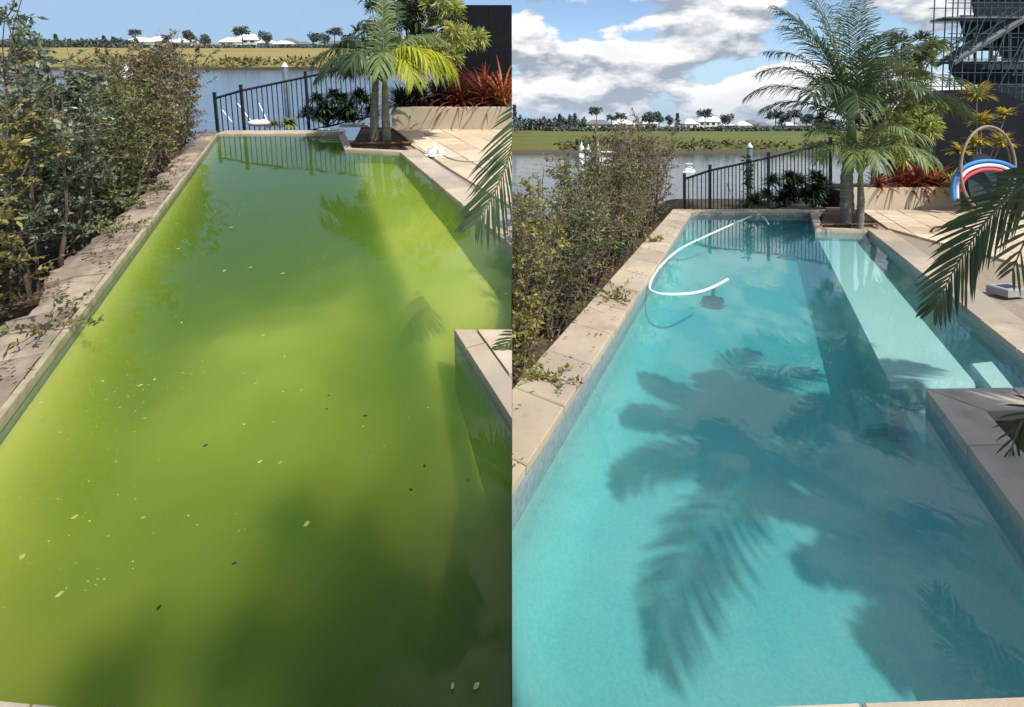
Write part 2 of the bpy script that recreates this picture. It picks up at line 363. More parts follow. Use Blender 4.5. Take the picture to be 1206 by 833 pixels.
# ------------------------------------------------------------------ 2-D helpers
def v2(p): return Vector((p[0], p[1]))
def clip_poly(sub, clipper):
    ar = sum(clipper[i].x*clipper[(i+1) % len(clipper)].y-clipper[(i+1) % len(clipper)].x*clipper[i].y for i in range(len(clipper)))
    cl = clipper if ar > 0 else clipper[::-1]
    out = sub
    for i in range(len(cl)):
        a, b = cl[i], cl[(i+1) % len(cl)]; e = b-a; res = []
        for j in range(len(out)):
            p, q = out[j], out[(j+1) % len(out)]
            sp = e.x*(p.y-a.y)-e.y*(p.x-a.x); sq = e.x*(q.y-a.y)-e.y*(q.x-a.x)
            if sp >= 0: res.append(p)
            if (sp >= 0) != (sq >= 0): res.append(p+(q-p)*(sp/(sp-sq)))
        out = res
        if not out: return []
    return out
def area(p): return abs(sum(p[i].x*p[(i+1) % len(p)].y-p[(i+1) % len(p)].x*p[i].y for i in range(len(p))))/2
def half(side):   # the half plane that belongs to a site
    return [Vector((0, -60)), Vector((0, 500)), Vector((500*side, 500)), Vector((500*side, -60))]
def pave(parent, poly, axis, sx, sy, z0, z1, mats, name='paver', gap=.006, bond=.5, seed=1, jit=.004, side=None):
    rr = random.Random(seed); u = axis.normalized(); w = Vector((-u.y, u.x)); n = 0
    us = [p.dot(u) for p in poly]; ws = [p.dot(w) for p in poly]
    i0 = math.floor(min(ws)/sx)-1
    for i in range(i0, math.ceil(max(ws)/sx)+1):
        off = (i % 2)*bond*sy
        for j in range(math.floor(min(us)/sy)-2, math.ceil(max(us)/sy)+1):
            a, b = i*sx+gap, (i+1)*sx-gap; c, d = j*sy+off+gap, (j+1)*sy+off-gap
            rect = [w*a+u*c, w*b+u*c, w*b+u*d, w*a+u*d]
            q = clip_poly(rect, poly)
            if len(q) < 3 or area(q) < .004: continue
            if side: 
                q = clip_poly(q, half(side))
                if len(q) < 3 or area(q) < .004: continue
            dz = rr.uniform(-jit, jit)
            part(parent, name, MB().prism(q, z0, z1+dz, .004), rr.choice(mats)); n += 1
    return n
def coping(parent, pts, width, length, mats, z0=-.06, z1=0.0, gap=.005, seed=1, side=None, name='coping_stone', mitre=True, jag=0.0):
    """a run of coping stones along a polyline; 'width' is measured to the left of the direction of travel"""
    rr = random.Random(seed)
    n = len(pts); offs = []
    for i in range(n):
        if i == 0: d = (pts[1]-pts[0]).normalized(); offs.append(Vector((-d.y, d.x))*width)
        elif i == n-1: d = (pts[-1]-pts[-2]).normalized(); offs.append(Vector((-d.y, d.x))*width)
        else:
            d1 = (pts[i]-pts[i-1]).normalized(); d2 = (pts[i+1]-pts[i]).normalized()
            n1 = Vector((-d1.y, d1.x)); n2 = Vector((-d2.y, d2.x)); m = (n1+n2).normalized()
            offs.append(m*(width/max(.3, m.dot(n1))))
    for i in range(n-1):
        a, b = pts[i], pts[i+1]; ao, bo = a+offs[i], b+offs[i+1]
        Ls = (b-a).length; k = max(1, round(Ls/length))
        for j in range(k):
            t0, t1 = j/k+gap/Ls, (j+1)/k-gap/Ls
            q = [a.lerp(b, t0), a.lerp(b, t1), ao.lerp(bo, t1), ao.lerp(bo, t0)]
            if side:
                q = clip_poly(q, half(side))
                if len(q) < 3 or area(q) < .001: continue
            part(parent, name, MB().prism(q, z0, z1+rr.uniform(-.003, .003), .008), rr.choice(mats))

# ------------------------------------------------------------------ ground and canal
def axis_lines(side):
    xs = [0.0]; x = 0.0; st = .3
    while x < 700:
        if x > 14: st *= 1.25
        x += st; xs.append(x)
    xs = [v*side for v in xs]
    ys = []; y = -40.0
    while y < -4: ys.append(y); y += 4
    y = -4.0
    while y < 20: ys.append(y); y += .3
    st = .3
    while y < 60: ys.append(y); st *= 1.12; y += st
    y = max(y, 60)
    while y < 90: ys.append(y); y += 1.5
    st = 2
    while y < 1500: ys.append(y); st *= 1.2; y += st
    ys.append(1500)
    return xs, ys
def ground(site, e_fun, mat):
    xs, ys = axis_lines(site.side); mb = MB(); vs = []
    for y in ys:
        for x in xs:
            e = e_fun(x, y); nn = noise.noise(Vector((x*.9, y*.9, site.side)))
            if e < -.28: z = -3.2
            elif e < -.02: z = -3.2+(e+.28)/.26*2.95
            elif e < 1.6: z = -.25-.16*e+.04*nn
            elif e < 7: z = -.5-(e-1.6)/5.4*3.0+.1*nn
            else: z = -3.5
            shore = 68+2.2*noise.noise(Vector((x*.03, 3.3, 0)))+.06*min(abs(x), 60)*0
            if y > shore-4:
                f = y-shore
                zf = -2.0+f*.30 if f < 3 else -1.1+min(1, (f-3)/60)*.25+.14*noise.noise(Vector((x*.05, y*.03, 1)))*min(1, (f-3)/8)
                z = max(z if y < shore else -9, zf)
            vs.append((x, y, z))
    n = len(xs); fs = []
    for j in range(len(ys)-1):
        for i in range(n-1):
            a = j*n+i; q = (a, a+1, a+n+1, a+n)
            fs.append(q if site.side > 0 else q[::-1])
    mb.add(vs, fs)
    return struct(site, 'ground', mb, mat, smooth=True)
def canal(site, mat):
    s = site.side; x1 = 700*s
    q = [(0, -40, -2), (x1, -40, -2), (x1, 74, -2), (0, 74, -2)]
    struct(site, 'canal_water', MB().add(q, [(0, 1, 2, 3) if s > 0 else (3, 2, 1, 0)]), mat)

# ------------------------------------------------------------------ pools
def sh(site, pts, z=0.0): return [v2(site.at(x, y, z)) for x, y in pts]
def offset_poly(poly, d):
    ar = sum(poly[i].x*poly[(i+1) % len(poly)].y-poly[(i+1) % len(poly)].x*poly[i].y for i in range(len(poly)))
    s = 1 if ar > 0 else -1; out = []; n = len(poly)
    for i in range(n):
        d1 = (poly[i]-poly[i-1]).normalized(); d2 = (poly[(i+1) % n]-poly[i]).normalized()
        n1 = Vector((d1.y, -d1.x))*s; n2 = Vector((d2.y, -d2.x))*s; m = (n1+n2)
        m = n1 if m.length < .2 else m.normalized()
        out.append(poly[i]+m*(d/max(.35, m.dot(n1))))
    return out
def pool_shell(parent, poly, depth, mat, level):
    n = len(poly); mb = MB()
    rings = [(0, level-.14), (0, -depth+.30)]+[(-.22*(1-math.cos(a*math.pi/20)), -depth+.0012+.28*(1-math.sin(a*math.pi/20))) for a in range(1, 11)]
    vs = []
    for d, z in rings: vs += [(p.x, p.y, z) for p in (offset_poly(poly, d) if d else poly)]
    m_ = len(rings)-1
    mb.add([(p.x, p.y, -depth) for p in poly], [tuple(range(n))])
    mb.add(vs, [(k*n+i, k*n+n+i, k*n+n+(i+1) % n, k*n+(i+1) % n) for k in range(m_) for i in range(n)])
    sh_ = part(parent, 'pool_shell', mb, mat, smooth=True)
    sh_.data.polygons[0].use_smooth = False
    mb = MB(); vs = [(p.x, p.y, level-.14) for p in poly]+[(p.x, p.y, -.055) for p in poly]
    mb.add(vs, [(i, (i+1) % n, n+(i+1) % n, n+i) for i in range(n) ])
    part(parent, 'waterline_band', mb, 'tile')

# ---------- right site: the clear pool
def xseam(a, b):
    t = (0-a.x)/(b.x-a.x); return a.lerp(b, t)
r = RT
PL0, PL1 = sh(r, [(603, 572), (814, 250)])
PF1, PF2, PF3 = sh(r, [(954, 250), (960, 269), (1023, 271)])
PR0 = sh(r, [(1206, 417)])[0]
PC = sh(r, [(1090, 460)])[0]; PCr = sh(r, [(1300, 457)])[0]; PCd = sh(r, [(1206, 617)])[0]
def isect(a, b, c, d):
    r1 = b-a; s1 = d-c; t = ((c.x-a.x)*s1.y-(c.y-a.y)*s1.x)/(r1.x*s1.y-r1.y*s1.x); return a+r1*t
PRx = isect(PF3, PR0, PC, PCr)
NA, NB = sh(r, [(700, 838), (1206, 819)])
PNr = isect(PC, PCd, NA, NB); PN0 = xseam(NB, NA)
poolR = [Vector((0, PL0.y)), PL1, PF1, PF2, PF3, PRx, PC, PNr, Vector((0.0, PN0.y))]
poolR[0].x = 0.0
tR = thing(r, 'swimming_pool', 'clean turquoise swimming pool with a pale bench along its right side', 'pool')
pool_shell(tR, poolR, .62, 'pebble', -.08)
SIDE_IN = .004
def water_body(site, poly, depth, level, mat):
    o = offset_poly(poly, .012)
    o = [Vector((max(.003, p.x) if site.side > 0 else min(-.003, p.x), p.y)) for p in o]
    return struct(site, 'pool_water', MB().prism(o, -depth-.012, level), mat)
water_body(r, poolR, .62, -.08, 'water_blue')
bz = -.20
B1, B2, B3, B4 = sh(r, [(962, 279), (1006, 281), (1150, 452), (1048, 452)], bz)
part(tR, 'bench', MB().prism([B1, B2, B3, B4], -.62, bz, .04), 'bench')
q = sh(r, [(1142, 427), (1168, 425), (1196, 458), (1170, 460)], -.16)
part(tR, 'step', MB().prism(q, -.62, -.16, .02), 'bench', label='small pale step beside the planter corner')
q = sh(r, [(1049, 455), (1150, 455), (1224, 590), (1126, 600), (1110, 575)], -.40)
part(tR, 'step', MB().prism(q, -.62, -.40, .05), 'bench', label='long lower step beside the planter')
q = sh(r, [(1000, 458), (1030, 456), (1050, 500), (1014, 503)], -.54)
part(tR, 'step', MB().prism(q, -.62, -.54, .02), 'bench', label='lowest step on the pool floor')
# coping
W = .37
PLn = Vector((0, PL0.y))
coping(tR, [PL0+(PL0-PL1)*.4, PL1, PF1], W, .6, ['coping'], side=1, seed=3)
coping(tR, [PF1, PF2, PF3], .12, .7, ['coping'], side=1, seed=4)
coping(tR, [PC, PCr+(PCr-PC)*.2][::-1], -.30, .62, ['coping_grey'], side=1, seed=6) if False else None
def strip(parent, a, b, inw, length, mats, name='coping_stone', seed=1, side=None, z0=-.06, z1=0.0):
    coping(parent, [a, b], inw, length, mats, seed=seed, side=side, name=name, z0=z0, z1=z1)
# right edge runs away to near: width to the left of travel PRx->PF3 is the deck side? travel PF3->PRx keeps deck on the left
strip(tR, PF3+(PF3-PRx).normalized()*.12, PRx+(PRx-PF3).normalized()*1.2, .33, .62, ['coping'], seed=5, side=1)
strip(tR, Vector((-.0, PN0.y))+Vector((3.6, (PNr-PN0).y/(PNr-PN0).x*3.6)), Vector((0, PN0.y)), .36, .5, ['coping'], seed=8, side=1)

# planter corner (pool side, right): ring of slabs round a soil bed
tP = thing(r, 'corner_planter', 'grey stone planter corner jutting into the turquoise pool at right', 'planter')
dC = (PCd-PC).normalized(); dR = (PCr-PC).normalized()
wP = .34
PCo = PC+(dC*1.0+dR*1.0)*0
in0 = sh(r, [(1161, 486)])[0]
def bez(a, b, t): return a+(b-a)*t
lenC = (PNr-PC).length; lenR = (PRx-PC).length+.2
# slabs along the pool side
kk = 3; mbs = []
for j in range(kk):
    a0 = PC+dC*(lenC*j/kk+.003) if j else PC
    a1 = PC+dC*(lenC*(j+1)/kk-.003)
    off = in0-PC-dC*(in0-PC).dot(dC)
    offv = dR*((in0-PC-dC*0).dot(Vector((dC.y, -dC.x)))/dR.dot(Vector((dC.y, -dC.x))))
    b1 = a1+offv; b0 = (a0+offv) if j else in0
    part(tP, 'coping_stone', MB().prism([a0, a1, b1, b0], -.06, .012, .006), 'coping_grey')
offr = dC*((in0-PC).dot(Vector((dR.y, -dR.x)))/dC.dot(Vector((dR.y, -dR.x))))
for j in range(2):
    a0 = PC+dR*(lenR*j/2+.003) if j else PC
    a1 = PC+dR*(lenR*(j+1)/2-.003)
    part(tP, 'coping_stone', MB().prism([a0+dR*(.006 if not j else 0), a1, a1+offr, (a0+offr) if j else in0+dR*.006], -.06, .012, .006), 'coping_grey')
soil = [in0, in0+dR*2.5, in0+dR*2.5+dC*(lenC), in0+dC*(lenC)]
part(tP, 'soil', MB().prism(soil, -.4, -.05), 'soil')
# outer skirt of the planter under its slabs (pool wall is the shell)

# deck on the right
axR = (PL1-PL0)
deck_poly = [PF3+Vector((.28, .25)), PRx+Vector((.25, .02)), Vector((12, PRx.y-.8)), Vector((12, 10.35)), Vector((3.5, 10.35)), v2(r.at(1012, 250))]
pr = thing(r, 'deck', '', ''); 
for k in ('label', 'category'): del pr[k]
pr['kind'] = 'structure'
part(pr, 'deck_bed', MB().prism(offset_poly(deck_poly, .15), -.5, -.035), 'mortar')
EDGE = (PRx-PF3).normalized(); nE = Vector((-EDGE.y, EDGE.x))
e0 = PF3+nE*.335-EDGE*.3; e1 = PRx+nE*.335+EDGE*1.0
V0, V1 = v2(r.at(1000, 248)), v2(r.at(1034, 267.5))
dk = [e0, e1, Vector((9.2, e1.y)), Vector((9.2, 10.3)), Vector((V1.x+.1, 10.3))]
pave(pr, dk, EDGE, .42, .62, -.035, 0.0, ['paver', 'paver', 'paver_b'], seed=3)
pave(pr, [V0, V1, Vector((V1.x+.095, 10.3))], EDGE, .42, .62, -.035, 0.0, ['paver', 'paver_b'], seed=4)
# near deck behind the camera
nd = thing(r, 'deck', '', '')
for k in ('label', 'category'): del nd[k]
nd['kind'] = 'structure'
part(nd, 'deck_bed', MB().prism([Vector((0.004, 1.05)), Vector((8, 1.05)), Vector((8, -6)), Vector((0.004, -6))], -.5, -.012), 'paver')
def e_right(x, y):
    p = Vector((x, y)); d = (PL1-PL0).normalized(); nl = Vector((-d.y, d.x))
    s = (p-PL0).dot(nl)-.2
    d2 = (PF1-PL1).normalized(); n2 = Vector((-d2.y, d2.x)); t = (p-PL1).dot(n2)-.2
    e = max(s, t)
    if x > 4.2 and y > 5:         # garden behind the pool end and the deck
        e = max(min(e, .3), -1) if y < 14 else min(e, y-13.5)
    return e
ground(r, e_right, 'ground_r'); canal(r, 'canal_r')

# ---------- left site: the green pool
l = L
GL0, GL1 = sh(l, [(0, 496), (258, 157)])
GF1, GF2, GF3 = sh(l, [(398, 157), (406, 176), (471, 179)])
GR0 = sh(l, [(601, 288)])[0]
GC = sh(l, [(535, 390)])[0]; GCr = sh(l, [(620, 390)])[0]; GCd = sh(l, [(601, 493)])[0]
Ga = sh(l, [(0, 822)])[0]; Gb = sh(l, [(120, 834)])[0]
GRs = xseam(GR0, GF3); GRs = isect(GF3, GR0, Vector((0, 0)), Vector((0, 1)))
GCs = isect(GC, GCr, Vector((0, 0)), Vector((0, 1)))
GCds = isect(GC, GCd, Vector((0, 0)), Vector((0, 1)))
GN0 = isect(Ga, Gb, Vector((0, 0)), Vector((0, 1)))
far_l = isect(GL1, GL0, Ga, Gb)
poolL = [far_l, GL1, GF1, GF2, GF3, GRs, GCs, GC, GCds, GN0]
for p in (GRs, GCs, GCds, GN0): p.x = 0.0
tL = thing(l, 'swimming_pool', 'neglected swimming pool full of cloudy green algae water', 'pool')
pool_shell(tL, poolL, 1.25, 'pebble_green', -.03)
water_body(l, poolL, 1.25, -.03, 'water_green')
bz = -.42
q = sh(l, [(408, 186), (472, 190), (600, 380), (508, 440)], bz)
part(tL, 'bench', MB().prism(offset_poly(q, -.1), -1.25, bz, .03), 'bench_green')
SB = part(tL, 'algae_bed', MB().add([(0, 0, 0), (0, 0, 0), (0, 0, 0)], [(0, 1, 2)]), 'algae', smooth=True, label='pale green bed of settled algae seen through the cloudy water')
def algae_mesh():
    bq = sh(l, [(410, 187), (474, 190), (610, 360), (505, 440)], -.2); q0 = [Vector((p.x, p.y)) for p in bq]
    def inside(p):
        best = 9
        for i in range(4):
            a, b = q0[i], q0[(i+1) % 4]; e = (b-a).normalized(); d = e.x*(p.y-a.y)-e.y*(p.x-a.x); best = min(best, d*sgn) if i != 2 else best
            if i == 2: end = d*sgn
        return best, end
    sgn = 1 if sum(q0[i].x*q0[(i+1) % 4].y-q0[(i+1) % 4].x*q0[i].y for i in range(4)) > 0 else -1
    def ss(a, b, x): t = max(0, min(1, (x-a)/(b-a))); return t*t*(3-2*t)
    mid = v2(l.at(235, 470, -.2)); lowr = v2(l.at(600, 800, -.5)); far = v2(l.at(330, 200, -.5))
    x0 = min(p.x for p in poolL); y0 = min(p.y for p in poolL); y1 = max(p.y for p in poolL); st = .07
    nx = 80; ny = int((y1-y0)/st)+2; vs = []; xl0 = lambda y: far_l.x+(GL1.x-far_l.x)*(y-far_l.y)/(GL1.y-far_l.y)+.004
    for j in range(ny):
        for i in range(nx):
            yy = min(y1-.004, y0+j*st); xa = xl0(yy); u = i/(nx-1); p = Vector((xa+(-.001-xa)*u**1.3, yy)); nz = noise.noise(Vector((p.x*1.1, p.y*1.1, 2)))+.5*noise.noise(Vector((p.x*2.7, p.y*2.7, 8)))
            d = .62+.10*nz
            d -= .30*math.exp(-((p.x-mid.x)/.95)**2-((p.y-mid.y-.5)/1.7)**2)
            d += .25*math.exp(-((p-lowr).length/.9)**2)  # bed sunk at the near right, shade put into its depth
            d += .12*ss(4.5, 8.5, p.y)
            wall = (Vector((p.x, p.y))-far_l).dot(-nlL)          # distance from the left wall
            b, be = inside(p); k = ss(-.16, .12, b)*ss(-.55, .35, be); d = d*(1-k)+(.21+.015*nz)*k; kw = ss(0.0, .40, wall)**.5; d = .09*(1-kw)+d*kw
            vs.append((p.x, p.y, -max(.055, d)))
    fs = [(j*nx+i, j*nx+i+1, (j+1)*nx+i+1, (j+1)*nx+i) for j in range(ny-1) for i in range(nx-1)]
    return MB().add(vs, fs)
_d = (GL1-far_l).normalized(); nlL = Vector((-_d.y, _d.x))
_am = algae_mesh().mesh('algae_bed', M['algae'], True); SB.data = _am
# lip and far coping
coping(tL, [far_l, GL1], .036, .45, ['lip'], z0=-.05, z1=.004, seed=2, name='edge_strip')
dl = (GL1-far_l).normalized(); nl = Vector((-dl.y, dl.x))
fw = Vector((GL1.x, GL1.y))
coping(tL, [GL1-dl*.0+nl*.045, GF1+(GF1-GL1).normalized()*0.0], .34, .6, ['coping'], seed=12)
coping(tL, [GF1, GF2, GF3], .12, .7, ['coping'], seed=13)
strip(tL, GF3+(GF3-GR0).normalized()*.12, GRs+(GRs-GF3).normalized()*.6, .3, .6, ['coping'], seed=14, side=-1)
strip(tL, GN0, far_l+(far_l-GN0).normalized()*.6, .3, .45, ['coping'], seed=15, side=-1)
# worn kerb stones outside the lip
Lk = (GL1-far_l).length; pos = .0; rk = random.Random(5); far_k = Lk+.15
while pos < far_k:
    ln = rk.uniform(.38, .75); w = rk.uniform(.26, .40)
    a = far_l+dl*pos+nl*.05
    n = 7; mb = MB(); vs = []; m_ = 4
    for i in range(n+1):
        for j in range(m_+1):
            u = i/n*ln*.985; wv = j/m_*w
            p = a+dl*u+nl*(wv+(rk.uniform(-.02, .035) if j == m_ else 0))
            edge = (i in (0, n)) or j == m_
            z = -.005+.018*noise.noise(Vector((p.x*7, p.y*7, 0)))-(.02 if edge else 0)-(.012 if j == m_ else 0)+rk.uniform(-.004, .004)
            vs.append((p.x, p.y, z))
    fs = [(i*(m_+1)+j, (i+1)*(m_+1)+j, (i+1)*(m_+1)+j+1, i*(m_+1)+j+1) for i in range(n) for j in range(m_)]
    k = len(vs); bd = [i*(m_+1) for i in range(n+1)]+[n*(m_+1)+j for j in range(1, m_+1)]+[i*(m_+1)+m_ for i in range(n-1, -1, -1)]+[j for j in range(m_-1, 0, -1)]
    vs += [(vs[b][0], vs[b][1], -.16) for b in bd]
    for i in range(len(bd)): fs.append((bd[i], k+i, k+(i+1) % len(bd), bd[(i+1) % len(bd)]))
    mb.add(vs, fs)
    part(tL, 'kerb_stone', mb, 'kerb_worn'); pos += ln+rk.uniform(0, .02)
# corner planter, left site
tP2 = thing(l, 'corner_planter', 'pale stone planter corner striped with frond shadows beside the green water', 'planter')
tri = [GC, GCs, GCds]
pave(tP2, [GC, GCs, GCds], (GCd-GC), 1.0, .62, -.06, .012, ['coping'], name='coping_stone', seed=4, jit=.001)
# deck, left site
pd = thing(l, 'deck', '', '')
for k in ('label', 'category'): del pd[k]
pd['kind'] = 'structure'
ED = (GR0-GF3).normalized(); nD = Vector((-ED.y, ED.x))
g0 = GF3+nD*.305-ED*.3
wl = sh(l, [(463, 153)])[0]
seamfar = Vector((-.003, l.at(603, 152).y)); gs = isect(g0, g0+ED, Vector((-.003, 0)), Vector((-.003, 1)))
dk2 = [g0, gs, seamfar, sh(l, [(455, 153)])[0]]
part(pd, 'deck_bed', MB().prism([p+Vector((-.0 if p.x > -.1 else -.1, .0)) for p in dk2], -.5, -.035), 'mortar')
pave(pd, dk2, ED, .42, .62, -.035, 0.0, ['paver', 'paver', 'paver_b'], seed=9)
nd = thing(l, 'deck', '', '')
for k in ('label', 'category'): del nd[k]
nd['kind'] = 'structure'
part(nd, 'deck_bed', MB().prism([Vector((-.004, .95)), Vector((-3.2, .75)), Vector((-3.2, -6)), Vector((-.004, -6))], -.5, -.012), 'paver')
def e_left(x, y):
    p = Vector((x, y)); s = (p-far_l).dot(nl)-.2
    d2 = (GF1-GL1).normalized(); n2 = Vector((-d2.y, d2.x)); t = (p-GL1).dot(n2)-.2
    e = max(s, t)
    if x > -2.9 and y > 5: e = max(min(e, .3), -1) if y < 14 else min(e, y-13.5)
    return e
ground(l, e_left, 'ground_l'); canal(l, 'canal_l')

# ------------------------------------------------------------------ plants
def leaf_diamond(mb, p, d, up, ln, wd):
    s = d.cross(up)
    if s.length < 1e-3: s = d.cross(Vector((1, 0, 0)))
    s = s.normalized()*wd*.5
    k = len(mb.v); m = p+d*ln*.45
    mb.v += [tuple(p), tuple(m+s), tuple(p+d*ln), tuple(m-s)]; mb.f.append((k, k+1, k+2, k+3))
def rvec(rr):
    while True:
        v = Vector((rr.uniform(-1, 1), rr.uniform(-1, 1), rr.uniform(-1, 1)))
        if .01 < v.length < 1: return v.normalized()

def shrub_meshes(seed, height, spread, nst, ntw, nleaf, bare=.3, ln=.045):
    rr = random.Random(seed); st = MB(); lf = MB(); pts_all = []; ln0 = ln
    for s in range(nst):
        a = rr.uniform(0, 6.28); p = Vector((math.cos(a), math.sin(a), 0))*rr.uniform(0, .15)
        d = Vector((math.cos(a)*.18*spread, math.sin(a)*.18*spread, 1)).normalized()
        hh = height*rr.uniform(.72, 1.0); n = 9; pts = [p.copy()]
        for i in range(n):
            d = (d+rvec(rr)*.13+Vector((0, 0, .05))).normalized(); p = p+d*hh/n; pts.append(p.copy())
        r0 = rr.uniform(.009, .019); st.tube(pts, [r0*(1-.8*i/n) for i in range(n+1)], 4, False)
        pts_all.append(pts)
    tips = []
    for k in range(ntw):
        pts = rr.choice(pts_all); t = rr.uniform(.08, 1)**.8*(len(pts)-1.01); i = int(t); p = pts[i].lerp(pts[i+1], t-i)
        d = (rvec(rr)*Vector((1, 1, .5))+Vector((0, 0, .45))).normalized()
        ln_t = rr.uniform(.15, .42)*(1.15-.45*(p.z/height)); tp = [p.copy()]
        for j in range(4):
            d = (d+rvec(rr)*.35).normalized(); p = p+d*ln_t/4; tp.append(p.copy())
        st.tube(tp, [.0042, .0035, .0028, .002, .0012], 3, False); tips.append(tp)
    for tp in tips:
        if rr.random() < bare: continue
        dens = rr.choice((.3, .6, 1.0, 1.8, 2.2)); ln = ln0*rr.uniform(.65, 1.35)
        for j in range(int(nleaf*dens)):
            t = rr.uniform(.15, 1)*3.99; i = int(t); q = tp[i].lerp(tp[i+1], t-i)+rvec(rr)*.012
            d = ((tp[-1]-tp[0]).normalized()*.5+rvec(rr)).normalized()
            leaf_diamond(lf, q, d, rvec(rr), ln*rr.uniform(.6, 1.35), ln*.5*rr.uniform(.7, 1.2))
    return st, lf

def shrub_proto(site, seed, height, spread, nst, ntw, nleaf, bare, ln, leafmat, twigmat, label, group):
    st, lf = shrub_meshes(seed, height, spread, nst, ntw, nleaf, bare, ln)
    t = thing(site, 'hedge_shrub', label, 'shrub', group=group)
    part(t, 'stem', st, twigmat); part(t, 'foliage', lf, leafmat, kind='stuff')
    return t
def retint(t, leafmat, twigmat=None):
    for ch in list(t.children):
        w = leafmat if ch.name.startswith('foliage') else twigmat
        if w:
            ch.data = ch.data.copy(); ch.data.materials[0] = M[w]

def hedge(site, protos, spots, group):
    used = set()
    for i, (pi, x, y, z, rz, sc, lab, leaf, tw) in enumerate(spots):
        src = protos[pi]
        if pi not in used:
            t = src; used.add(pi)
            t.matrix_world = site.M @ Matrix.Translation((x, y, z)) @ Matrix.Rotation(rz, 4, 'Z') @ Matrix.Diagonal((*sc, 1)); t['label'] = lab
        else: t = copy_tree(src, site, (x, y, z), rz, lab, sc)
        if leaf: retint(t, leaf, tw)

gl = 'shrubs in the straggly hedge left of the green pool'
pl = [shrub_proto(L, 11, 2.1, 1.0, 9, 360, 21, .06, .05, 'hedge_green', 'twig', '', gl),
      shrub_proto(L, 12, 2.1, 1.1, 10, 350, 19, .1, .044, 'hedge_blue', 'twig', '', gl),
      shrub_proto(L, 13, 2.0, 1.0, 11, 340, 18, .14, .042, 'hedge_green', 'twig_pale', '', gl)]
def along(site, o, d, n_, t, e, z): 
    p = o+d*t+n_*e; return p.x, p.y, z
spl = []
labsL = ['nearest yellow green shrub at the bottom left of the green pool hedge',
 'bushy yellow green shrub filling the left edge of the photo beside the worn kerb',
 'tall dark shrub rising highest at the left edge of the green pool hedge',
 'blue green shrub with a thick bent stem behind the kerb stones',
 'dark blue green shrub third along from the tall one',
 'thin golden leaved shrub in the middle of the left hedge',
 'grey green feathery shrub in front of the far white houses',
 'brownish twiggy shrub before the end of the left hedge',
 'grey green shrub with the roundest top near the fence end of the left hedge',
 'last brown leaved shrub of the left hedge beside the black fence']
Ltot = (GL1-far_l).length
for i in range(10):
    t = 1.6+i*(Ltot-1.35)/9.0
    leaf = ['hedge_yellow', 'hedge_yellow', 'hedge_blue', 'hedge_blue', 'hedge_green', 'hedge_green', 'hedge_brown', 'hedge_brown', 'hedge_blue', 'hedge_brown'][i]
    tw = ['twig', 'twig', 'twig', 'twig_pale', 'twig', 'twig_pale', 'twig', 'twig_pale', 'twig_pale', 'twig'][i]
    p = far_l+dl*t+nl*(R.uniform(.68, .82)-(.12 if i > 6 else 0))
    hs = [.85, .84, 1.26, .95, .92, .93, 1.0, 1.06, 1.12, 1.05][i]
    spl.append((i % 3, p.x, p.y, -.38, R.uniform(0, 6.28), (1.25, 1.25, hs) if i == 2 else (1, 1, hs), labsL[i], leaf, tw))
hedge(L, pl, spl, gl)
# second row of the left hedge, deeper down the bank
for i in range(8):
    t = 2.2+i*(Ltot-2.3)/7.0; p = far_l+dl*t+nl*R.uniform(1.35, 1.8)
    c = copy_tree(pl[(i+1) % 3], L, (p.x, p.y, -.55), R.uniform(0, 6.28),
        ['shrub in the back row behind the yellow green shrub', 'shrub in the back row behind the tall dark shrub', 'pale twigged shrub in the back row left of the canal gap',
         'back row shrub below the white capped pile', 'back row shrub left of the golden leaved one', 'back row shrub behind the grey green feathery one',
         'back row shrub in front of the white house roofs', 'back row shrub farthest along towards the fence'][i], (1, 1, [.8, .75, .72, .78, .72, .85, .9, .9][i]))
    retint(c, ['hedge_green', 'hedge_blue', 'hedge_brown'][i % 3])

gr = 'shrubs in the sparse hedge left of the turquoise pool'
prs = [shrub_proto(RT, 21, 2.05, 1.0, 15, 520, 15, .2, .036, 'hedge_brown', 'twig', '', gr),
       shrub_proto(RT, 22, 2.0, 1.1, 16, 520, 16, .18, .038, 'hedge_green', 'twig', '', gr),
       shrub_proto(RT, 23, 2.0, 1.0, 17, 540, 14, .22, .034, 'hedge_brown', 'twig_pale', '', gr)]
dr = (PL1-PL0).normalized(); nr = Vector((-dr.y, dr.x))
Rtot = (PL1-PL0).length
spr = []
labsR = ['brown twiggy shrub at the bottom left corner of the right photo beside the coping',
 'yellow tipped shrub second from the bottom of the right hedge',
 'twiggy shrub with green patches in the middle of the right hedge',
 'olive brown shrub in front of the white boat',
 'leafier green shrub in the right hedge past the white boat',
 'bare greyish brown shrub with fine upright twigs in the right hedge',
 'dense brown shrub next to last before the fence on the right',
 'last bare brown shrub of the right hedge beside the black fence']
for i in range(8):
    t = .15+i*(Rtot+.1)/7.15; p = PL0+dr*t+nr*R.uniform(.66, .8)
    leaf = ['hedge_brown', 'hedge_yellow', 'hedge_green', 'hedge_brown', 'hedge_green', 'hedge_brown', 'hedge_brown', 'hedge_brown'][i]
    hs = [.8, .84, .88, .78, .92, 1.1, 1.12, 1.05][i]
    spr.append((i % 3, p.x, p.y, -.38, R.uniform(0, 6.28), (1, 1, hs), labsR[i], leaf, None))
hedge(RT, prs, spr, gr)
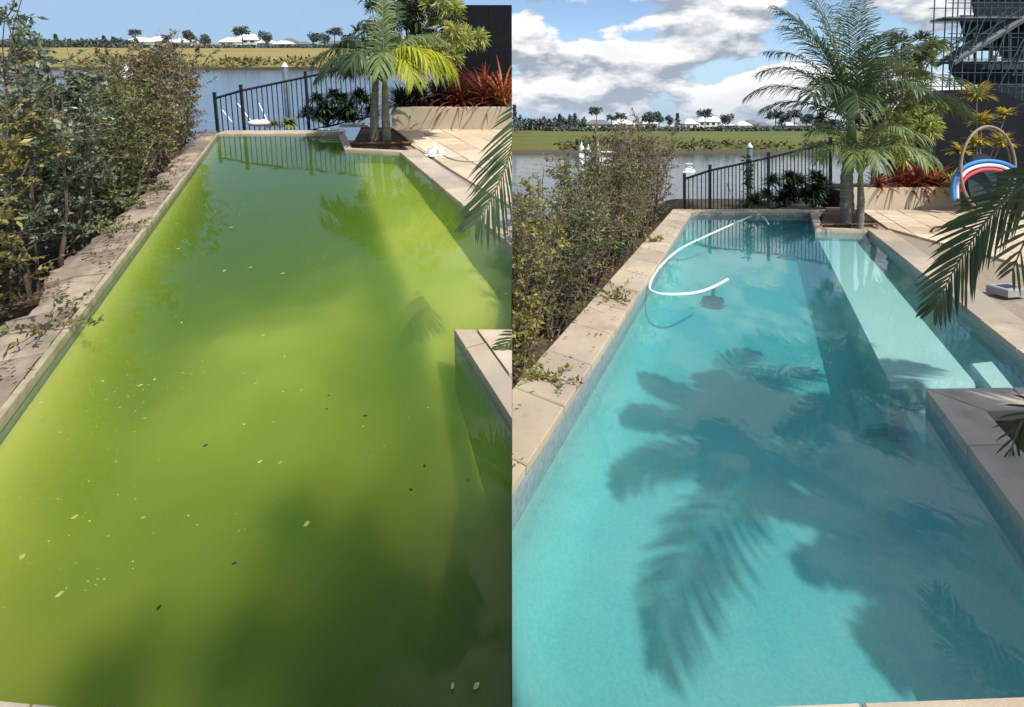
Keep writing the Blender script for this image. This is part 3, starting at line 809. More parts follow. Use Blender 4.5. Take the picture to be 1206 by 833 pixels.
for i in range(5):
    t = 1.6+i*(Rtot-1.6)/4.2; p = PL0+dr*t+nr*R.uniform(1.3, 1.7)
    c = copy_tree(prs[(i+1) % 3], RT, (p.x, p.y, -.55), R.uniform(0, 6.28),
        ['back row shrub at the left edge of the right photo', 'back row shrub with yellowing leaves left of the white boat', 'back row shrub right of the white boat',
         'back row bare shrub towards the canal', 'back row shrub farthest along by the canal water'][i], (1, 1, [1.08, .75, .7, 1.0, 1.0][i]))
    retint(c, ['hedge_yellow', 'hedge_brown', 'hedge_green'][i % 3])

# low sprigs that creep over the coping
def sprig(site, loc, seed, label, rad, mats):
    rr = random.Random(seed); st = MB(); lf = MB()
    for k in range(9):
        a = rr.uniform(0, 6.28); p = Vector((0, 0, .0)); d = Vector((math.cos(a), math.sin(a), .35)).normalized(); tp = [p.copy()]
        for j in range(5): d = (d+rvec(rr)*.3+Vector((0, 0, -.12))).normalized(); p = p+d*rad/5; p.z = max(p.z, .012); tp.append(p.copy())
        st.tube(tp, [.004, .0035, .003, .002, .0016, .001], 3, False)
        for j in range(16):
            t = rr.uniform(.1, 1)*4.99; i = int(t); leaf_diamond(lf, tp[i].lerp(tp[i+1], t-i)+Vector((0, 0, .006)), (rvec(rr)+Vector((0, 0, .4))).normalized(), rvec(rr), .045*rr.uniform(.6, 1.2), .022)
    t = thing(site, 'creeping_sprig', label, 'plant', loc, group='leafy sprigs over the pool edge'); part(t, 'stem', st, 'twig'); part(t, 'foliage', lf, mats, kind='stuff')
for i, (px, py, rad, lab) in enumerate([(128, 272, .34, 'leafy sprig sprawling over the kerb beside the green water'), (55, 385, .34, 'leafy sprig hanging over the nearest worn kerb stones'),
        (160, 240, .24, 'small sprig on the kerb farther along from the sprawling one'), (185, 222, .2, 'smallest sprig on the kerb near the far end')]):
    p = L.at(px, py, .02); sprig(L, p, 40+i, lab, rad, 'hedge_green')
for i, (px, py, rad, lab) in enumerate([(648, 446, .22, 'leafy sprig lying over the cream coping at the near left'), (722, 350, .26, 'yellow green sprig reaching over the coping in the middle'), (770, 285, .16, 'small brown sprig over the coping towards the far end')]):
    p = RT.at(px, py, .01); sprig(RT, p, 50+i, lab, rad, 'hedge_yellow')
# leaf litter along the left kerb and the bank
lt = MB()
for k in range(5200):
    t = R.uniform(0, Ltot+.3); e = R.uniform(.05, 1.5) if R.random() < .8 else R.uniform(.05, .42)
    if e < .42 and noise.noise(Vector((t*2.2, e*3, 5))) < .12: continue
    p = far_l+dl*t+nl*e; z = .018 if e < .42 else -.25-.16*(e-.2)+.03
    leaf_diamond(lt, Vector((p.x, p.y, z+R.uniform(0, .015))), (rvec(R)*Vector((1, 1, .25))).normalized(), Vector((0, 0, 1))+rvec(R)*.4, R.uniform(.02, .045), R.uniform(.01, .022))
o = struct(L, 'leaf_litter', lt, 'litter'); o['kind'] = 'stuff'; o['label'] = 'dry brown leaf litter strewn along the worn kerb'; o['category'] = 'leaves'
lt = MB()
for k in range(3500):
    t = R.uniform(-.6, Rtot+.3); e = R.uniform(.40, 1.6) if R.random() < .93 else R.uniform(.02, .4)
    p = PL0+dr*t+nr*e; z = .012 if e < .37 else -.22-.16*(e-.2)
    leaf_diamond(lt, Vector((p.x, p.y, z+R.uniform(0, .02))), (rvec(R)*Vector((1, 1, .25))).normalized(), Vector((0, 0, 1))+rvec(R)*.4, R.uniform(.02, .04), R.uniform(.01, .02))
o = struct(RT, 'leaf_litter', lt, 'litter'); o['kind'] = 'stuff'; o['label'] = 'dry leaf litter under the sparse hedge on the right'; o['category'] = 'leaves'

# palms
def leaflet(mb, p, d, nrm, ln, wd, droop):
    s = d.cross(nrm)
    if s.length < 1e-3: return
    s = s.normalized()*wd*.5; m1 = p+d*ln*.35-Vector((0, 0, 1))*droop*ln*.08; m2 = p+d*ln*.72-Vector((0, 0, 1))*droop*ln*.35; tp = p+d*ln*.96-Vector((0, 0, 1))*droop*ln*.75
    k = len(mb.v); mb.v += [tuple(p-s*.4), tuple(p+s*.4), tuple(m1+s), tuple(m1-s), tuple(m2+s*.8), tuple(m2-s*.8), tuple(tp)]
    mb.f += [(k, k+1, k+2, k+3), (k+3, k+2, k+4, k+5), (k+5, k+4, k+6)]
def frond_mb(pts, up, n, ll, wd, fwd=.9, droop=.5, vlift=.25, seed=0, rr_=.016, start=.14, prof=None):
    rr = random.Random(seed); mb = MB(); ra = MB(); m = len(pts)-1
    ra.tube(pts, [rr_*(1-.85*i/m) for i in range(m+1)], 5, True)
    for k in range(n):
        t = start+(1-start)*(k+.5)/n; f = t*m; i = min(int(f), m-1); p = pts[i].lerp(pts[i+1], f-i); d = (pts[i+1]-pts[i]).normalized()
        s = d.cross(up).normalized(); nn = s.cross(d).normalized()
        pr_ = (math.sin(math.pi*min(1, (t-start)/(1-start)*.82+.14))**.7) if prof is None else prof(t)
        for sg in (-1, 1):
            dd = (s*sg*1.0+d*(fwd+.5*t)+nn*vlift+rvec(rr)*.13).normalized()
            leaflet(mb, p, dd, nn+rvec(rr)*.2, ll*pr_*rr.uniform(.88, 1.08), wd, droop*rr.uniform(.7, 1.3))
    return mb, ra
def arc(base, az, pitch, ln, bend, n=9):
    pts = [Vector(base)]; p = Vector(base); a = pitch
    for i in range(n):
        d = Vector((math.cos(az)*math.cos(a), math.sin(az)*math.cos(a), math.sin(a))); p = p+d*ln/n; pts.append(p.copy()); a -= bend/n*(.5+1.0*i/n)
    return pts
def palm(site, loc, label, trunk, top_r, fronds, leafmat, ll=.5, wd=.035, nl=34, droop=.5, seed=1, group=None, shaft=.5, free=False, rings=True, vlift=.25):
    """trunk: list of local points from the base to the crown"""
    t = thing(site, 'palm_tree', label, 'palm', loc, group=group, free=free); rr = random.Random(seed)
    for k, tr in enumerate(trunk if isinstance(trunk[0], list) else [trunk]):
        pts = []; rad = []; n = 22; tr = [Vector(q) for q in tr]; m = len(tr)-1
        for i in range(n+1):
            f = i/n*m; a = min(int(f), m-1); pts.append(tr[a].lerp(tr[a+1], f-a)); rad.append(top_r*(1.35-.45*i/n)*(1.07 if i % 2 else .95) if rings else top_r)
        part(t, 'trunk', MB().tube(pts, rad, 12), 'trunk', smooth=True)
        top = tr[-1]; part(t, 'crownshaft', MB().tube([top-Vector((0, 0, .02)), top+Vector((0, 0, shaft*.4)), top+Vector((0, 0, shaft))], [top_r*.95, top_r*.85, top_r*.35], 10), 'crownshaft', smooth=True)
    for i, (az, pitch, ln, bend, *mt) in enumerate(fronds):
        pts = arc(top+Vector((0, 0, shaft*.7)), math.radians(az), math.radians(pitch), ln, math.radians(bend))
        fm, ra = frond_mb(pts, Vector((0, 0, 1)), nl, ll*(ln/2)**.5, wd, droop=droop, seed=seed*31+i, vlift=vlift)
        fo = part(t, 'frond', fm, mt[0] if mt else leafmat); part(fo, 'frond_stalk', ra, 'rachis')
    return t
def to(site, base, px, py): # offset from a base point to the image point at the same depth
    return site.on(px, py, base.y)-base
# right main palm
b = RT.at(998, 263)
palm(RT, b, 'tall feathery palm with long arching fronds in the bed at the far pool corner', [(0, 0, -.1), (.02, .05, .8), (.07, 0, 1.42)], .085,
     [(178, 62, 2.0, 100), (165, 35, 1.5, 75), (120, 68, 2.3, 80), (150, 82, 2.9, 32), (60, 76, 2.9, 50), (20, 58, 2.2, 95), (-8, 40, 2.0, 105), (-40, 55, 1.9, 110), (-80, 60, 1.6, 120), (215, 55, 1.7, 120), (140, 80, 2.5, 55), (45, 84, 2.5, 45), (260, 75, 1.9, 80), (5, 68, 2.3, 80), (190, 74, 2.2, 70), (75, 60, 2.0, 100), (155, 50, 1.9, 100), (30, 68, 2.5, 60), (-20, 72, 2.2, 90), (110, 82, 3.0, 35), (165, 78, 2.5, 55), (330, 45, 1.8, 120), (240, 45, 1.6, 120)],
     'frond', ll=.66, wd=.024, nl=46, droop=.75, seed=2)
# small pale palm in front of it
b2 = RT.at(1012, 265)
palm(RT, b2, 'small pale green palm with drooping fronds beside the taller palm', [(0, 0, -.1), (.03, 0, .4), (.02, 0, .68)], .05,
     [(200, 70, 1.3, 160), (230, 66, 1.3, 165), (250, 65, 1.35, 160), (290, 66, 1.4, 160), (330, 62, 1.35, 150), (0, 60, 1.3, 140), (40, 72, 1.3, 120), (110, 78, 1.4, 100), (160, 66, 1.3, 140), (270, 82, 1.5, 130), (310, 80, 1.4, 140), (180, 80, 1.4, 130), (345, 74, 1.4, 150)],
     'frond_pale', ll=.5, wd=.028, nl=28, droop=.9, seed=3, shaft=.25)
# left palm
b = L.at(449, 166)
palm(L, b, 'twin stemmed palm with sunlit fronds coloured bright lime at the end of the green pool', [[(-.12, 0, -.1), (-.1, 0, .5), (-.06, .02, 1.05)], [(.1, .02, -.1), (.09, 0, .4), (.10, 0, .8)]], .062,
     [(165, 60, 1.4, 150), (185, 40, 1.3, 110), (120, 75, 1.7, 90), (80, 80, 1.7, 60), (50, 70, 1.6, 110, 'frond_pale'), (20, 62, 1.6, 165, 'frond_sunlit'), (5, 60, 1.65, 175, 'frond_sunlit'), (-10, 68, 1.6, 175, 'frond_sunlit'), (-25, 64, 1.5, 170, 'frond_sunlit'), (-50, 60, 1.4, 170, 'frond_sunlit'), (-35, 74, 1.5, 170, 'frond_sunlit'), (150, 72, 1.6, 140), (195, 66, 1.5, 150), (255, 70, 1.4, 160), (280, 66, 1.4, 160, 'frond_pale'), (-80, 70, 1.2, 150, 'frond_pale'), (-110, 64, 1.2, 150), (215, 60, 1.3, 140), (240, 68, 1.2, 150), (100, 86, 1.8, 40, 'frond_pale'), (5, 78, 1.5, 130, 'frond_pale')],
     'frond', ll=.55, wd=.027, nl=40, droop=1.0, seed=4, shaft=.3)

# bushy whorled trees
def rosette(mb, c, axis, n, ln, wd, spread, rr, droop=.3):
    for k in range(n):
        d = (axis*rr.uniform(.15, 1.0)+rvec(rr)*spread).normalized()
        l_ = ln*rr.uniform(.7, 1.1); nrm = rvec(rr)
        leaflet(mb, c+d*.02, d, nrm, l_, wd, droop)
def bushy_tree(site, loc, label, clumps, trunkpts, seed, name='bushy_tree', nleaf=36, ln=.24, wd=.026, sp=.8):
    """clumps: (offset, radius, count, material)"""
    rr = random.Random(seed); t = thing(site, name, label, 'tree', loc)
    tr = MB(); tr.tube(trunkpts, [.06*(1-.5*i/(len(trunkpts)-1)) for i in range(len(trunkpts))], 8)
    part(t, 'trunk', tr, 'trunk'); top = Vector(trunkpts[-1]); limbs = MB(); by = {}
    for c, rad, cnt, mt in clumps:
        c = Vector(c); limbs.tube([top*.75, top.lerp(c, .5)+rvec(rr)*.05, c], [.025, .018, .01], 5)
        mb = by.setdefault(mt, MB())
        for k in range(cnt):
            q = c+rvec(rr)*rad*rr.uniform(.25, 1)**.6
            if rr.random() < .35: limbs.tube([c, q], [.008, .004], 3, False)
            ax = ((q-c).normalized()*.7+Vector((0, 0, .55))+rvec(rr)*.25).normalized()
            rosette(mb, q, ax, nleaf, ln, wd, sp, rr)
    part(t, 'limb', limbs, 'trunk')
    for mt, mb in by.items(): part(t, 'foliage', mb, mt, kind='stuff')
    return t
b = RT.at(1052, 250) + Vector((0, .6, 0)); NL = 60
def cl(site, base, px, py, dy, rad, n, m): 
    o = site.on(px, py, base.y+dy)-base; return (tuple(o), rad, n, m)
bushy_tree(RT, b, 'bushy olive green tree with whorled leaf clumps behind the right palm',
    [cl(RT, b, 1045, 95, .3, .55, 26, 'olive'), cl(RT, b, 1080, 75, .5, .42, 16, 'olive'), cl(RT, b, 1015, 120, .2, .45, 16, 'olive_dark'), cl(RT, b, 1075, 125, .0, .45, 20, 'olive'), cl(RT, b, 1040, 150, -.1, .4, 18, 'olive'),
     cl(RT, b, 1092, 150, -.15, .28, 14, 'lime_clump'), cl(RT, b, 1062, 178, -.25, .22, 10, 'lime_clump'), cl(RT, b, 985, 130, .4, .4, 12, 'olive_dark'), cl(RT, b, 1098, 65, .5, .28, 9, 'olive'), cl(RT, b, 1068, 55, .3, .35, 10, 'olive_dark')],
    [(0, 0, -.1), (.05, .0, .7), (-.05, 0, 1.3), (0, 0, 1.8)], 5)
for i, (px, n_, ln, mt, lab, dy) in enumerate([(474, 90, .75, 'dark_strap', 'dark green strappy plant at the palm end of the left planter', .35), (495, 90, .85, 'dark_strap', 'dark green strappy plant under the yellow green clumps', .7), (518, 90, .95, 'dark_strap', 'dark strappy plant against the edge of the charcoal wall', .9)]):
    PEND = globals().setdefault('PEND', []); PEND.append((px, n_, ln, mt, lab, dy))
b = L.at(478, 152) + Vector((0, .5, 0))
bushy_tree(L, b, 'bushy tree with shaded dark and sunlit yellow green leaf clumps behind the left palm',
    [cl(L, b, 470, 15, .3, .5, 24, 'olive_dark'), cl(L, b, 500, 20, .4, .5, 24, 'olive_dark'), cl(L, b, 520, 8, .3, .35, 12, 'lime_clump'), cl(L, b, 508, 55, -.1, .3, 16, 'lime_clump'), cl(L, b, 540, 45, -.1, .26, 12, 'lime_clump'), cl(L, b, 560, 44, -.1, .16, 6, 'lime_clump'),
     cl(L, b, 480, 60, .1, .4, 18, 'olive'), cl(L, b, 530, 62, -.2, .2, 8, 'lime_clump'), cl(L, b, 430, 45, .3, .4, 14, 'olive_dark'), cl(L, b, 525, 30, .4, .35, 14, 'olive'), cl(L, b, 485, -15, .3, .5, 18, 'olive_dark'), cl(L, b, 522, 78, -.2, .15, 5, 'lime_clump'), cl(L, b, 445, 5, .3, .4, 14, 'olive_dark')],
    [(0, 0, -.1), (-.05, .0, .7), (.05, 0, 1.3), (0, 0, 1.9)], 6)

# strappy plants
def strap_plant(site, loc, label, name, mat, n, ln, wd, seed, arch=1.0, cat='plant', group=None, z0=0.0, stem=0.0, kids=None):
    rr = random.Random(seed); t = thing(site, name, label, cat, loc, group=group)
    if stem: part(t, 'stem', MB().tube([(0, 0, -.05), (.02, 0, stem*.5), (0, 0, stem)], [.02, .017, .014], 6), 'trunk')
    heads = kids or [((0, 0, stem), n, ln)]
    mb = MB()
    for (o, nn, l0) in heads:
        o = Vector(o)
        if kids: part(t, 'stem', MB().tube([(0, 0, -.05), tuple(o*.5+Vector((.02, 0, 0))), tuple(o)], [.016, .014, .012], 5), 'trunk')
        for k in range(nn):
            a = rr.uniform(0, 6.28); el = rr.uniform(.25, 1.45); l_ = l0*rr.uniform(.65, 1.1); p = o.copy(); pts = [p.copy()]; e = el
            for j in range(5):
                d = Vector((math.cos(a)*math.cos(e), math.sin(a)*math.cos(e), math.sin(e))); p = p+d*l_/5; pts.append(p.copy()); e -= arch*rr.uniform(.2, .42)
            s = Vector((-math.sin(a), math.cos(a), 0)); k0 = len(mb.v)
            for j, q in enumerate(pts):
                w = wd*(.55, 1, 1, .8, .5, .05)[j]*.5; mb.v += [tuple(q-s*w+Vector((0, 0, w*.3))), tuple(q+s*w+Vector((0, 0, w*.3)))]
            mb.f += [(k0+2*j, k0+2*j+1, k0+2*j+3, k0+2*j+2) for j in range(5)]
    part(t, 'foliage', mb, mat, kind='stuff')
    return t
def sp_px(site, px, py, label, name, mat, n, ln, wd, seed, arch=1.0, z=0.0, dy=0, **kw):
    p = site.at(px, py, z); p = p+Vector((p.x/p.y*dy, dy, 0)); return strap_plant(site, p, label, name, mat, n, ln, wd, seed, arch, **kw)
# dark clumps behind the far coping
gd = 'dark strappy clumps behind the far coping'
sp_px(RT, 925, 246, 'dark glossy strappy clump left of the palm behind the clean pool', 'strappy_clump', 'dark_strap', 0, .5, .052, 61, .9, z=-.05, dy=.45, kids=[((x_, y_, z_), 150, .34) for x_, y_, z_ in ((-.4, 0, .16), (.4, .05, .18), (0, -.15, .3), (-.22, .12, .46), (.25, .1, .44), (0, 0, .1), (-.1, -.2, .12), (.15, .1, .55))], group=gd)
sp_px(RT, 957, 246, 'largest dark strappy clump against the palm trunk behind the clean pool', 'strappy_clump', 'dark_strap', 0, .5, .052, 62, .9, z=-.05, dy=.45, kids=[((x_, y_, z_), 150, .34) for x_, y_, z_ in ((-.4, 0, .16), (.4, .05, .18), (0, -.15, .3), (-.22, .12, .46), (.25, .1, .44), (0, 0, .1), (-.1, -.2, .12), (.15, .1, .55))], group=gd)
sp_px(RT, 888, 242, 'small leafy green clump at the foot of the fence beside the pile', 'leafy_clump', 'frond', 170, .5, .04, 63, 1.0)
sp_px(L, 385, 150, 'dark rounded shrub against the fence at the end of the green pool', 'strappy_clump', 'dark_strap', 0, .5, .052, 64, .9, z=-.05, dy=.45, kids=[((x_, y_, z_), 150, .34) for x_, y_, z_ in ((-.4, 0, .16), (.4, .05, .18), (0, -.15, .3), (-.22, .12, .46), (.25, .1, .44), (0, 0, .1), (-.1, -.2, .12), (.15, .1, .55))], group=gd)
sp_px(L, 415, 150, 'dark shrub touching the twin palm stems at the end of the green pool', 'strappy_clump', 'dark_strap', 0, .5, .052, 65, .9, z=-.05, dy=.45, kids=[((x_, y_, z_), 150, .34) for x_, y_, z_ in ((-.4, 0, .16), (.4, .05, .18), (0, -.15, .3), (-.22, .12, .46), (.25, .1, .44), (0, 0, .1), (-.1, -.2, .12), (.15, .1, .55))], group=gd)
sp_px(L, 340, 148, 'small light green clump on the coping edge by the fence', 'leafy_clump', 'frond_pale', 120, .28, .045, 66, 1.0)
sp_px(L, 322, 148, 'low yellowish leafy clump left of the light green one', 'leafy_clump', 'hedge_yellow', 70, .2, .04, 67, 1.0)
# sapling by the fence in the right photo
st = thing(RT, 'sapling', 'thin leafy sapling with whorls of leaves in front of the fence', 'plant', RT.at(881, 240))
mb = MB(); mb.tube([(0, 0, -.1), (.01, 0, .5), (0, 0, .95)], [.012, .01, .006], 5); part(st, 'stem', mb, 'twig'); mb = MB()
for k in range(9): rosette(mb, Vector((R.uniform(-.05, .05), R.uniform(-.05, .05), .35+.08*k)), Vector((0, 0, 1)), 16, .14, .03, 1.3, R, .4)
part(st, 'foliage', mb, 'frond', kind='stuff')

# garden wall, planter wall, soil and back wall on each site
def box_wall(site, name, label, cat, a, b, th, z0, z1, mat, side=None, cap=None):
    d = (b-a).normalized(); n_ = Vector((-d.y, d.x))*th; q = [a, b, b+n_, a+n_]
    if side: q = clip_poly(q, half(side))
    t = thing(site, name, label, cat); part(t, 'wall', MB().prism(q, z0, z1, .006), mat)
    return t
wa, wb = v2(RT.at(1002, 247)), Vector((9.2, RT.at(1100, 247).y+.15))
box_wall(RT, 'planter_wall', 'low cream rendered planter wall behind the right deck', 'wall', wa, wb, .18, -.1, .43, 'render')
o = struct(RT, 'soil_bed', MB().prism([wa+Vector((0, .185)), wb+Vector((0, .185)), wb+Vector((0, 1.6)), wa+Vector((0, 1.6))], -.1, .34), 'soil')
wc, wd_ = v2(L.at(462, 152.5)), v2(L.at(603, 152.5)); wd_.x = -.004
box_wall(L, 'planter_wall', 'low cream rendered planter wall behind the left deck', 'wall', wc, wd_, .18, -.1, .43, 'render')
struct(L, 'soil_bed', MB().prism([wc+Vector((0, .185)), wd_+Vector((0, .185)), wd_+Vector((0, 1.6)), wc+Vector((0, 1.6))], -.1, .34), 'soil')
# charcoal back walls
yb = wa.y+1.75
def pxx(site, px, py, Y): q = site.on(px, py, Y); return q
prof = [(1052, 250), (1052, 150), (1060, 128), (1074, 113), (1092, 107), (1150, 105), (1185, 110), (1215, 124), (1280, 128), (1280, 250)]
vs = []; 
for k, yy in enumerate((yb, yb+.2)):
    for (x, y) in prof:
        q = RT.on(x, y, yb); vs.append((q.x, yy, q.z if y < 249 else -.2))
n = len(prof); mb = MB().add(vs, [tuple(range(n-1, -1, -1))[::-1], tuple(range(2*n-1, n-1, -1))]+[(i, (i+1) % n, n+(i+1) % n, n+i) for i in range(n)])
t = thing(RT, 'garden_wall', 'dark charcoal back wall with rounded top behind the red and yellow plants', 'wall'); part(t, 'wall', mb, 'charcoal')
ybl = wc.y+1.7; a = L.on(522, 60, ybl); 
t = thing(L, 'garden_wall', 'tall dark charcoal wall behind the left deck planter', 'wall')
for k in range(3):
    x0 = a.x+k*(-.004-a.x)/3; x1 = a.x+(k+1)*(-.004-a.x)/3-.006
    part(t, 'panel', MB().prism([Vector((x0, ybl)), Vector((x1, ybl)), Vector((x1, ybl+.15)), Vector((x0, ybl+.15))], -.2, L.on(560, 6, ybl).z, .004), 'charcoal')
part(t, 'wall', MB().prism([Vector((a.x+.02, ybl+.03)), Vector((-.004, ybl+.03)), Vector((-.004, ybl+.12)), Vector((a.x+.02, ybl+.12))], -.2, L.on(560, 6, ybl).z-.01), 'charcoal')
# palm beds
q = sh(RT, [(972, 246), (1012, 246), (1033, 265), (966, 266)])
t = thing(RT, 'palm_bed', 'brown soil bed around the palm trunk at the far right pool corner', 'garden bed'); part(t, 'soil', MB().prism(q, -.2, .006), 'soil')
for i, (a_, b_) in enumerate(((q[0], q[1]), (q[1], q[2]), (q[2], q[3]))):
    part(t, 'edging', MB().tube([(a_.x, a_.y, .01), (b_.x, b_.y, .01)], .022, 4), 'timber')
q = sh(L, [(425, 152), (462, 153), (484, 170), (415, 171)])
t = thing(L, 'palm_bed', 'reddish brown bed around the twin palm stems at the green pool', 'garden bed'); part(t, 'soil', MB().prism(q, -.2, .012), 'soil')
for i, (a_, b_) in enumerate(((q[0], q[1]), (q[1], q[2]), (q[2], q[3]))):
    part(t, 'edging', MB().tube([(a_.x, a_.y, .02), (b_.x, b_.y, .02)], .026, 4), 'timber')
# red and yellow plants above the right planter
for i, (px, n_, ln, mt, lab, dy) in enumerate([(1035, 80, .62, 'orange_leaf', 'orange strappy plant spilling over the planter wall beside the palm', .1),
    (1062, 90, .8, 'red_leaf', 'bronze red strappy plant left of the largest red one', .25), (1080, 110, .9, 'red_leaf', 'largest bronze red strappy plant in the planter', .35),
    (1102, 90, .8, 'orange_leaf', 'orange red strappy plant right of the largest red one', .3), (1120, 70, .75, 'lime_clump', 'yellow green strappy plant left of the hoop', .45)]):
    y0 = wa.y+.2+dy; q = RT.on(px, 222, y0); strap_plant(RT, Vector((q.x, y0, .34)), lab, 'strappy_plant', mt, n_, ln, .045, 70+i, .9, group='strappy plants in the planters')
for i, (px, n_, ln, mt, lab, dy) in enumerate(PEND):
    y0 = wc.y+.2+dy; q = L.on(px, 127, y0); strap_plant(L, Vector((q.x, y0, .34)), lab, 'strappy_plant', mt, n_*2, ln, .05, 190+i, .8, group='strappy plants in the planters')
q0 = RT.on(1150, 220, wa.y+.7)
kids = [((RT.on(x, y, wa.y+.7)-Vector((q0.x, q0.y, .34))), n_, l_) for x, y, n_, l_ in ((1150, 116, 110, .46), (1156, 146, 90, .42), (1132, 182, 80, .38), (1178, 172, 80, .4), (1184, 138, 60, .32), (1150, 170, 60, .36))]
strap_plant(RT, Vector((q0.x, q0.y, .34)), 'tall yellow leaved plant with tufted heads against the charcoal wall', 'tufted_plant', 'yellow_leaf', 0, .3, .055, 80, .7, kids=[(tuple(k[0]), k[1], k[2]) for k in kids])
for i, (px, n_, ln, mt, lab, dy) in enumerate([(500, 50, .45, 'red_leaf', 'dark red strappy plant under the lime palm fronds', .3), (540, 80, 1.1, 'red_leaf', 'bronze strappy plant in the middle of the left planter', .5),
    (570, 90, 1.35, 'red_leaf', 'tall bronze strappy plant in front of the left charcoal wall', .6), (592, 80, 1.3, 'orange_leaf', 'reddish strappy plant nearest the middle line of the photo', .5)]):
    y0 = wc.y+.2+dy; q = L.on(px, 127, y0); strap_plant(L, Vector((q.x, y0, .34)), lab, 'strappy_plant', mt, n_, ln, .05, 90+i, .8, group='strappy plants in the planters')

# ------------------------------------------------------------------ foreground fronds and the palms they hang from
def img_frond(t, site, pxs, ups, n, ll, wd, mat, seed, fwd=1.4, droop=.15, start=.05, prof=None, vlift=0):
    pts0 = [site.on(x, y, Y)-Vector(t['o']) for x, y, Y in pxs]; pts = []
    for i in range(len(pts0)-1):
        for k in range(4):
            a = pts0[max(i-1, 0)]; b_ = pts0[i]; c = pts0[i+1]; d = pts0[min(i+2, len(pts0)-1)]; u = k/4
            pts.append(.5*((2*b_)+(c-a)*u+(2*a-5*b_+4*c-d)*u*u+(3*b_-a-3*c+d)*u**3))
    pts.append(pts0[-1])
    fm, ra = frond_mb(pts, Vector(ups), n, ll, wd, fwd=fwd, droop=droop, seed=seed, vlift=vlift, start=start, prof=prof, rr_=.012)
    f = part(t, 'frond', fm, mat); part(f, 'frond_stalk', ra, 'rachis')
base = RT.at(1262, 520); base.z = -.05
t = palm(RT, base, 'dark palm leaning its fronds in over the deck from the right edge', [(0, 0, 0), (.05, .05, .7), (.1, .1, 1.25)], .06,
    [(10, 60, 1.4, 90), (-30, 60, 1.4, 100), (40, 66, 1.3, 90), (-60, 50, 1.3, 90)], 'frond', ll=.5, wd=.03, nl=30, seed=9, shaft=.25)
t['o'] = tuple(base)
img_frond(t, RT, [(1300, 185, 3.0), (1240, 200, 2.95), (1196, 226, 2.9), (1160, 262, 2.85), (1128, 310, 2.8), (1100, 364, 2.78)], (-.2, -1, .15), 46, .38, .017, 'frond', 5, fwd=1.7)
img_frond(t, RT, [(1290, 215, 2.7), (1245, 235, 2.7), (1212, 275, 2.65), (1192, 320, 2.6)], (.1, -1, .2), 12, .3, .018, 'frond', 6)
img_frond(t, RT, [(1275, 490, 2.6), (1240, 475, 2.6), (1205, 495, 2.6), (1188, 540, 2.6)], (.1, -1, .2), 12, .2, .014, 'frond', 7)
del t['o']
t = thing(L, 'palm_frond', 'dark palm frond hanging in over the deck right of the green pool', 'frond', L.on(610, 120, 3.0)); t['o'] = tuple(L.on(610, 120, 3.0))
img_frond(t, L, [(640, 100, 3.0), (620, 130, 3.0), (606, 165, 2.95), (594, 200, 2.9), (578, 236, 2.85), (562, 262, 2.8)], (-.2, -1, .15), 34, .38, .015, 'frond', 15, fwd=1.5)
del t['o']
t = thing(L, 'palm_frond', 'small palm leaf tip poking over the pale planter corner', 'frond', L.on(620, 400, 2.6)); t['o'] = tuple(L.on(620, 400, 2.6))
img_frond(t, L, [(640, 385, 2.6), (615, 392, 2.6), (598, 405, 2.6), (588, 420, 2.58)], (.0, -1, .2), 12, .13, .014, 'frond', 16)
del t['o']

# tall palms that stand behind the camera: their crowns throw the shadows on the clean pool
SHP = dict(ll=.43, wd=.036, nl=40, droop=.4, free=True)
palm(RT, (3.85, 1.3, 0), 'tall palm standing behind the photographer whose shadow falls on the clean pool', [(0, -.2, 0), (.0, -.1, 1.6), (.05, 0, 2.55)], .11,
     [(a_, p_, l_, b__) for a_, p_, l_, b__ in ((100, 45, 1.1, 90), (70, 35, 1.1, 80), (130, 40, 1.3, 80), (160, 25, 1.4, 80), (192, 20, 1.6, 70), (222, 15, 2.1, 55), (30, 35, 1.3, 90), (0, 30, 1.4, 90), (-30, 30, 1.1, 90), (-60, 35, .85, 90), (-88, 35, .8, 90), (75, 70, 1.1, 90), (135, 65, 1.1, 90), (20, 62, 1.2, 90), (250, 50, 1.0, 90), (180, 60, 1.2, 90), (230, 62, 1.1, 90))],
     'frond', seed=20, **SHP)
palm(RT, (4.1, .3, 0), 'second palm behind the photographer to the right of the taller one', [(0, 0, 0), (.0, 0, 1.0), (.0, 0, 2.0)], .12,
     [(a_*18+10, 62 if a_ % 2 else 40, 1.05, 100) for a_ in range(20)], 'frond', seed=21, **SHP)
tp_ = Vector((-.36, 1.38, 0))+sd*14.0; bl = Vector((tp_.x, tp_.y, 0)); hz = tp_.z  # unseen tree added up the sun ray to shade the near green water
bushy_tree(RT, bl, 'unseen tall leafy tree added well behind the photographer to shade the near green water',
    [((0, 0, hz), .45, 9, 'olive_dark'), ((.2, -.1, hz-.3), .7, 14, 'olive_dark'), ((-.05, .05, hz), 1.0, 15, 'olive_dark')],
    [(0, 0, -.1), (.1, 0, hz*.35), (0, 0, hz*.8)], 30, name='added_shade_tree', ln=.3, wd=.07)

